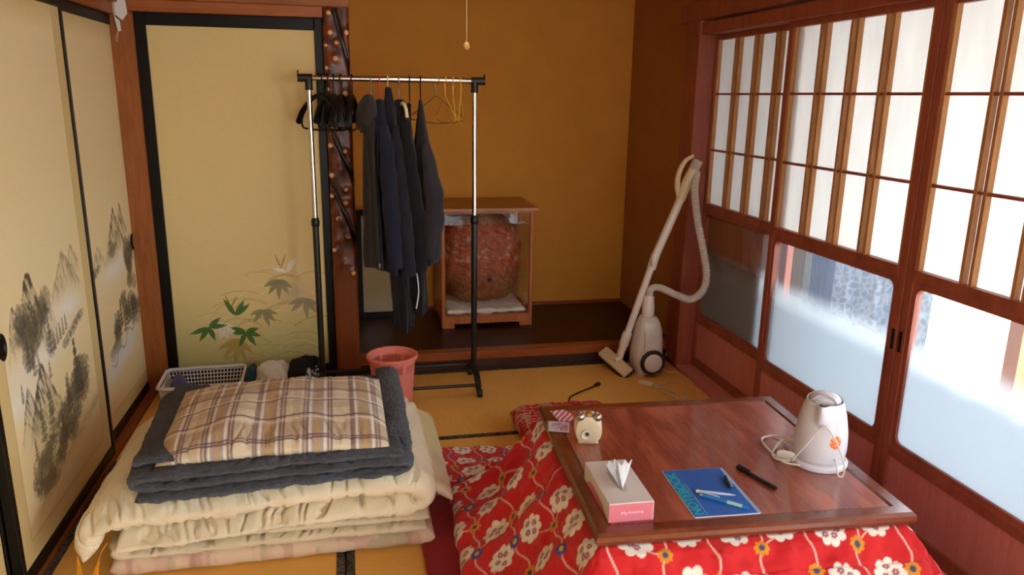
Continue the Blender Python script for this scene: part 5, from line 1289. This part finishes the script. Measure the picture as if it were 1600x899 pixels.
def heap(name, label, cat, c, r, mat, seed, cf=None, p=2.6):
    """crumpled soft pile resting on the floor"""
    n1, n2 = 70, 90; th = np.linspace(0, np.pi, n1); ph = np.linspace(0, 2 * np.pi, n2, endpoint=False); T, P = np.meshgrid(th, ph, indexing='ij')
    d = np.stack([np.sin(T) * np.cos(P), np.sin(T) * np.sin(P), np.cos(T)], -1); rr = 1 / (np.abs(d) ** p).sum(-1) ** (1 / p)
    u, v, w = d[..., 0] * 2 + 3, d[..., 2] * 2 + 3, d[..., 1] * 2
    rr = rr * (1 + .30 * (fbm(u * 1.3 + w, v * 1.3 - w, seed, 3) - .5) + .10 * np.abs(fbm(u * 4 + w, v * 4 + w, seed + 2, 2) - .5))
    Z = np.maximum(c[2] + r[2] * rr * d[..., 2], .001)
    V = np.stack([c[0] + r[0] * rr * d[..., 0], c[1] + r[1] * rr * d[..., 1], Z], -1)
    idx = np.arange(n1 * n2).reshape(n1, n2); F = np.stack([idx[:-1], idx[1:], np.roll(idx, -1, 1)[1:], np.roll(idx, -1, 1)[:-1]], -1).reshape(-1, 4)
    o = mesh_obj(name, V.reshape(-1, 3), F, mat, None, True, colors=None if cf is None else cf(d).reshape(-1, 3), origin=(c[0], c[1], 0.001)); tag(o, label, cat)
heap('folded_towel', 'crumpled white towel between the basket and the black bag', 'towel', (-.405, 3.80, .085), (.085, .10, .088), fabric('white_towel', 'e6e0da', wrinkle=.7, wscale=30), 3)
heap('teal_cloth', 'dark teal cloth squeezed between the basket and the white towel', 'cloth', (-.515, 3.82, .07), (.028, .10, .085), fabric('teal_cotton', '1f4552', wrinkle=.6), 5)
def bagcol(d):
    C = np.ones(d.shape[:-1] + (3,)) * np.array(s2l('15141a'))
    x, z = d[..., 0], d[..., 2]
    m = (np.abs(x - .50) < .30) * (z > -.3) * (z < .66) * (d[..., 1] < .2)
    ring = (np.abs(np.hypot((x - .26) / .09, (z - .30) / .30) - 1) < .22)
    g = (fbm(x * 26, z * 18, 3, 2) > .53) * (fbm(x * 13, z * 40, 9, 2) > .36)
    k = np.clip(m * g * .85 + ring * (d[..., 1] < .2) * .9, 0, 1)[..., None]; return C * (1 - k) + np.array(s2l('cfc8d2')) * k
heap('cloth_bag', 'black cloth bag with white printed pattern at the foot of the left pole', 'bag', (-.255, 3.79, .09), (.085, .10, .10), vcol('printed_black_cotton', .85, .3, 200), 8, bagcol)
heap('sock', 'small blue-violet cloth lying inside the white basket', 'cloth', (-.868, 3.82, .055), (.032, .07, .05), fabric('violet_cotton', '5d5a86', wrinkle=.6), 11)
s_ = bpy.data.objects['sock']; s_.name = 'balled_cloth'; s_.location.z += .014

# ------------------------------------------------------------------ pull cord of the ceiling lamp, paper ornament
root = thing('lamp_pull_cord', 'thin lamp pull cord with a wooden ball hanging before the golden wall', 'pull cord', (.458, 3.0, 1.67))
MB().tube([(.458, 3.0, 1.685), (.458, 3.0, 2.13)], .0012, 6).build('string', M_ivory, root, True)
MB().lathe([(.0, 1.670), (.007, 1.672), (.0115, 1.679), (.0125, 1.685), (.010, 1.693), (.004, 1.699), (.0, 1.70)], (.458, 3.0, 0), 20).build('ball', plain('ball_wood', 'd6a663', .4), root, True)
M_shide = plain('white_paper', 'e4dfdc', .8); M_shide2 = plain('beige_paper', 'd2bd9c', .8)
root = thing('paper_ornament', 'folded white paper streamer hanging from the lintel in the left corner', 'ornament', (-.99, 3.92, 1.885))
yy = 3.925
MB().prism([(-1.003, 1.92), (-.958, 1.92), (-.952, 1.840), (-.976, 1.808), (-1.004, 1.832)], 'Y', yy - .012, yy - .0105).build('paper_leaf', M_shide, root)
MB().prism([(-1.028, 1.92), (-1.004, 1.92), (-1.005, 1.83), (-1.012, 1.826)], 'Y', yy - .004, yy - .0025).build('paper_leaf', M_shide2, root)
MB().prism([(-1.012, 1.828), (-.990, 1.806), (-.988, 1.764), (-1.002, 1.760)], 'Y', yy - .002, yy - .0005).build('paper_leaf', M_shide, root)
for dx in (0, .007): MB().tube([(-1.0 + dx * .3, yy, 1.765), (-1.006 - dx, yy, 1.74), (-1.008 - dx, yy, 1.715)], .0009, 5, 10).build('thread', M_ivory, root, True)
MB().tube([(-.99, yy - .006, 1.915), (-.99, yy + .012, 1.92)], .002, 6).build('pin', M_eye, root, True)

# unseen pendant lamp inferred from the cord; glow added to brighten table and floor
root = thing('pendant_lamp', 'square wooden pendant lamp out of view under the ceiling, lit to brighten the table and floor', 'lamp', (.458, 3.0, 2.12))
ml, nt, b = newmat('fill_glow_diffuser'); b.inputs['Base Color'].default_value = (.9, .88, .82, 1); b.inputs['Emission Color'].default_value = (1.0, .86, .68, 1); b.inputs['Emission Strength'].default_value = 5.5
MB().box((.258, 2.80, 2.135), (.658, 3.20, 2.20), .02).build('diffuser', ml, root)
for (a, b_, c_, d_) in ((.238, .258, 2.78, 3.22), (.658, .678, 2.78, 3.22), (.258, .658, 2.78, 2.80), (.258, .658, 3.20, 3.22)): MB().box((a, c_, 2.125), (b_, d_, 2.235), .003).build('frame_bar', M_post, root)
MB().box((.27, 2.81, 2.215), (.646, 3.19, 2.235)).build('cover', M_white, root)
MB().tube([(.458, 3.0, 2.23), (.458, 3.0, ZC)], .006, 8).build('suspension_cord', M_ivory, root, True)
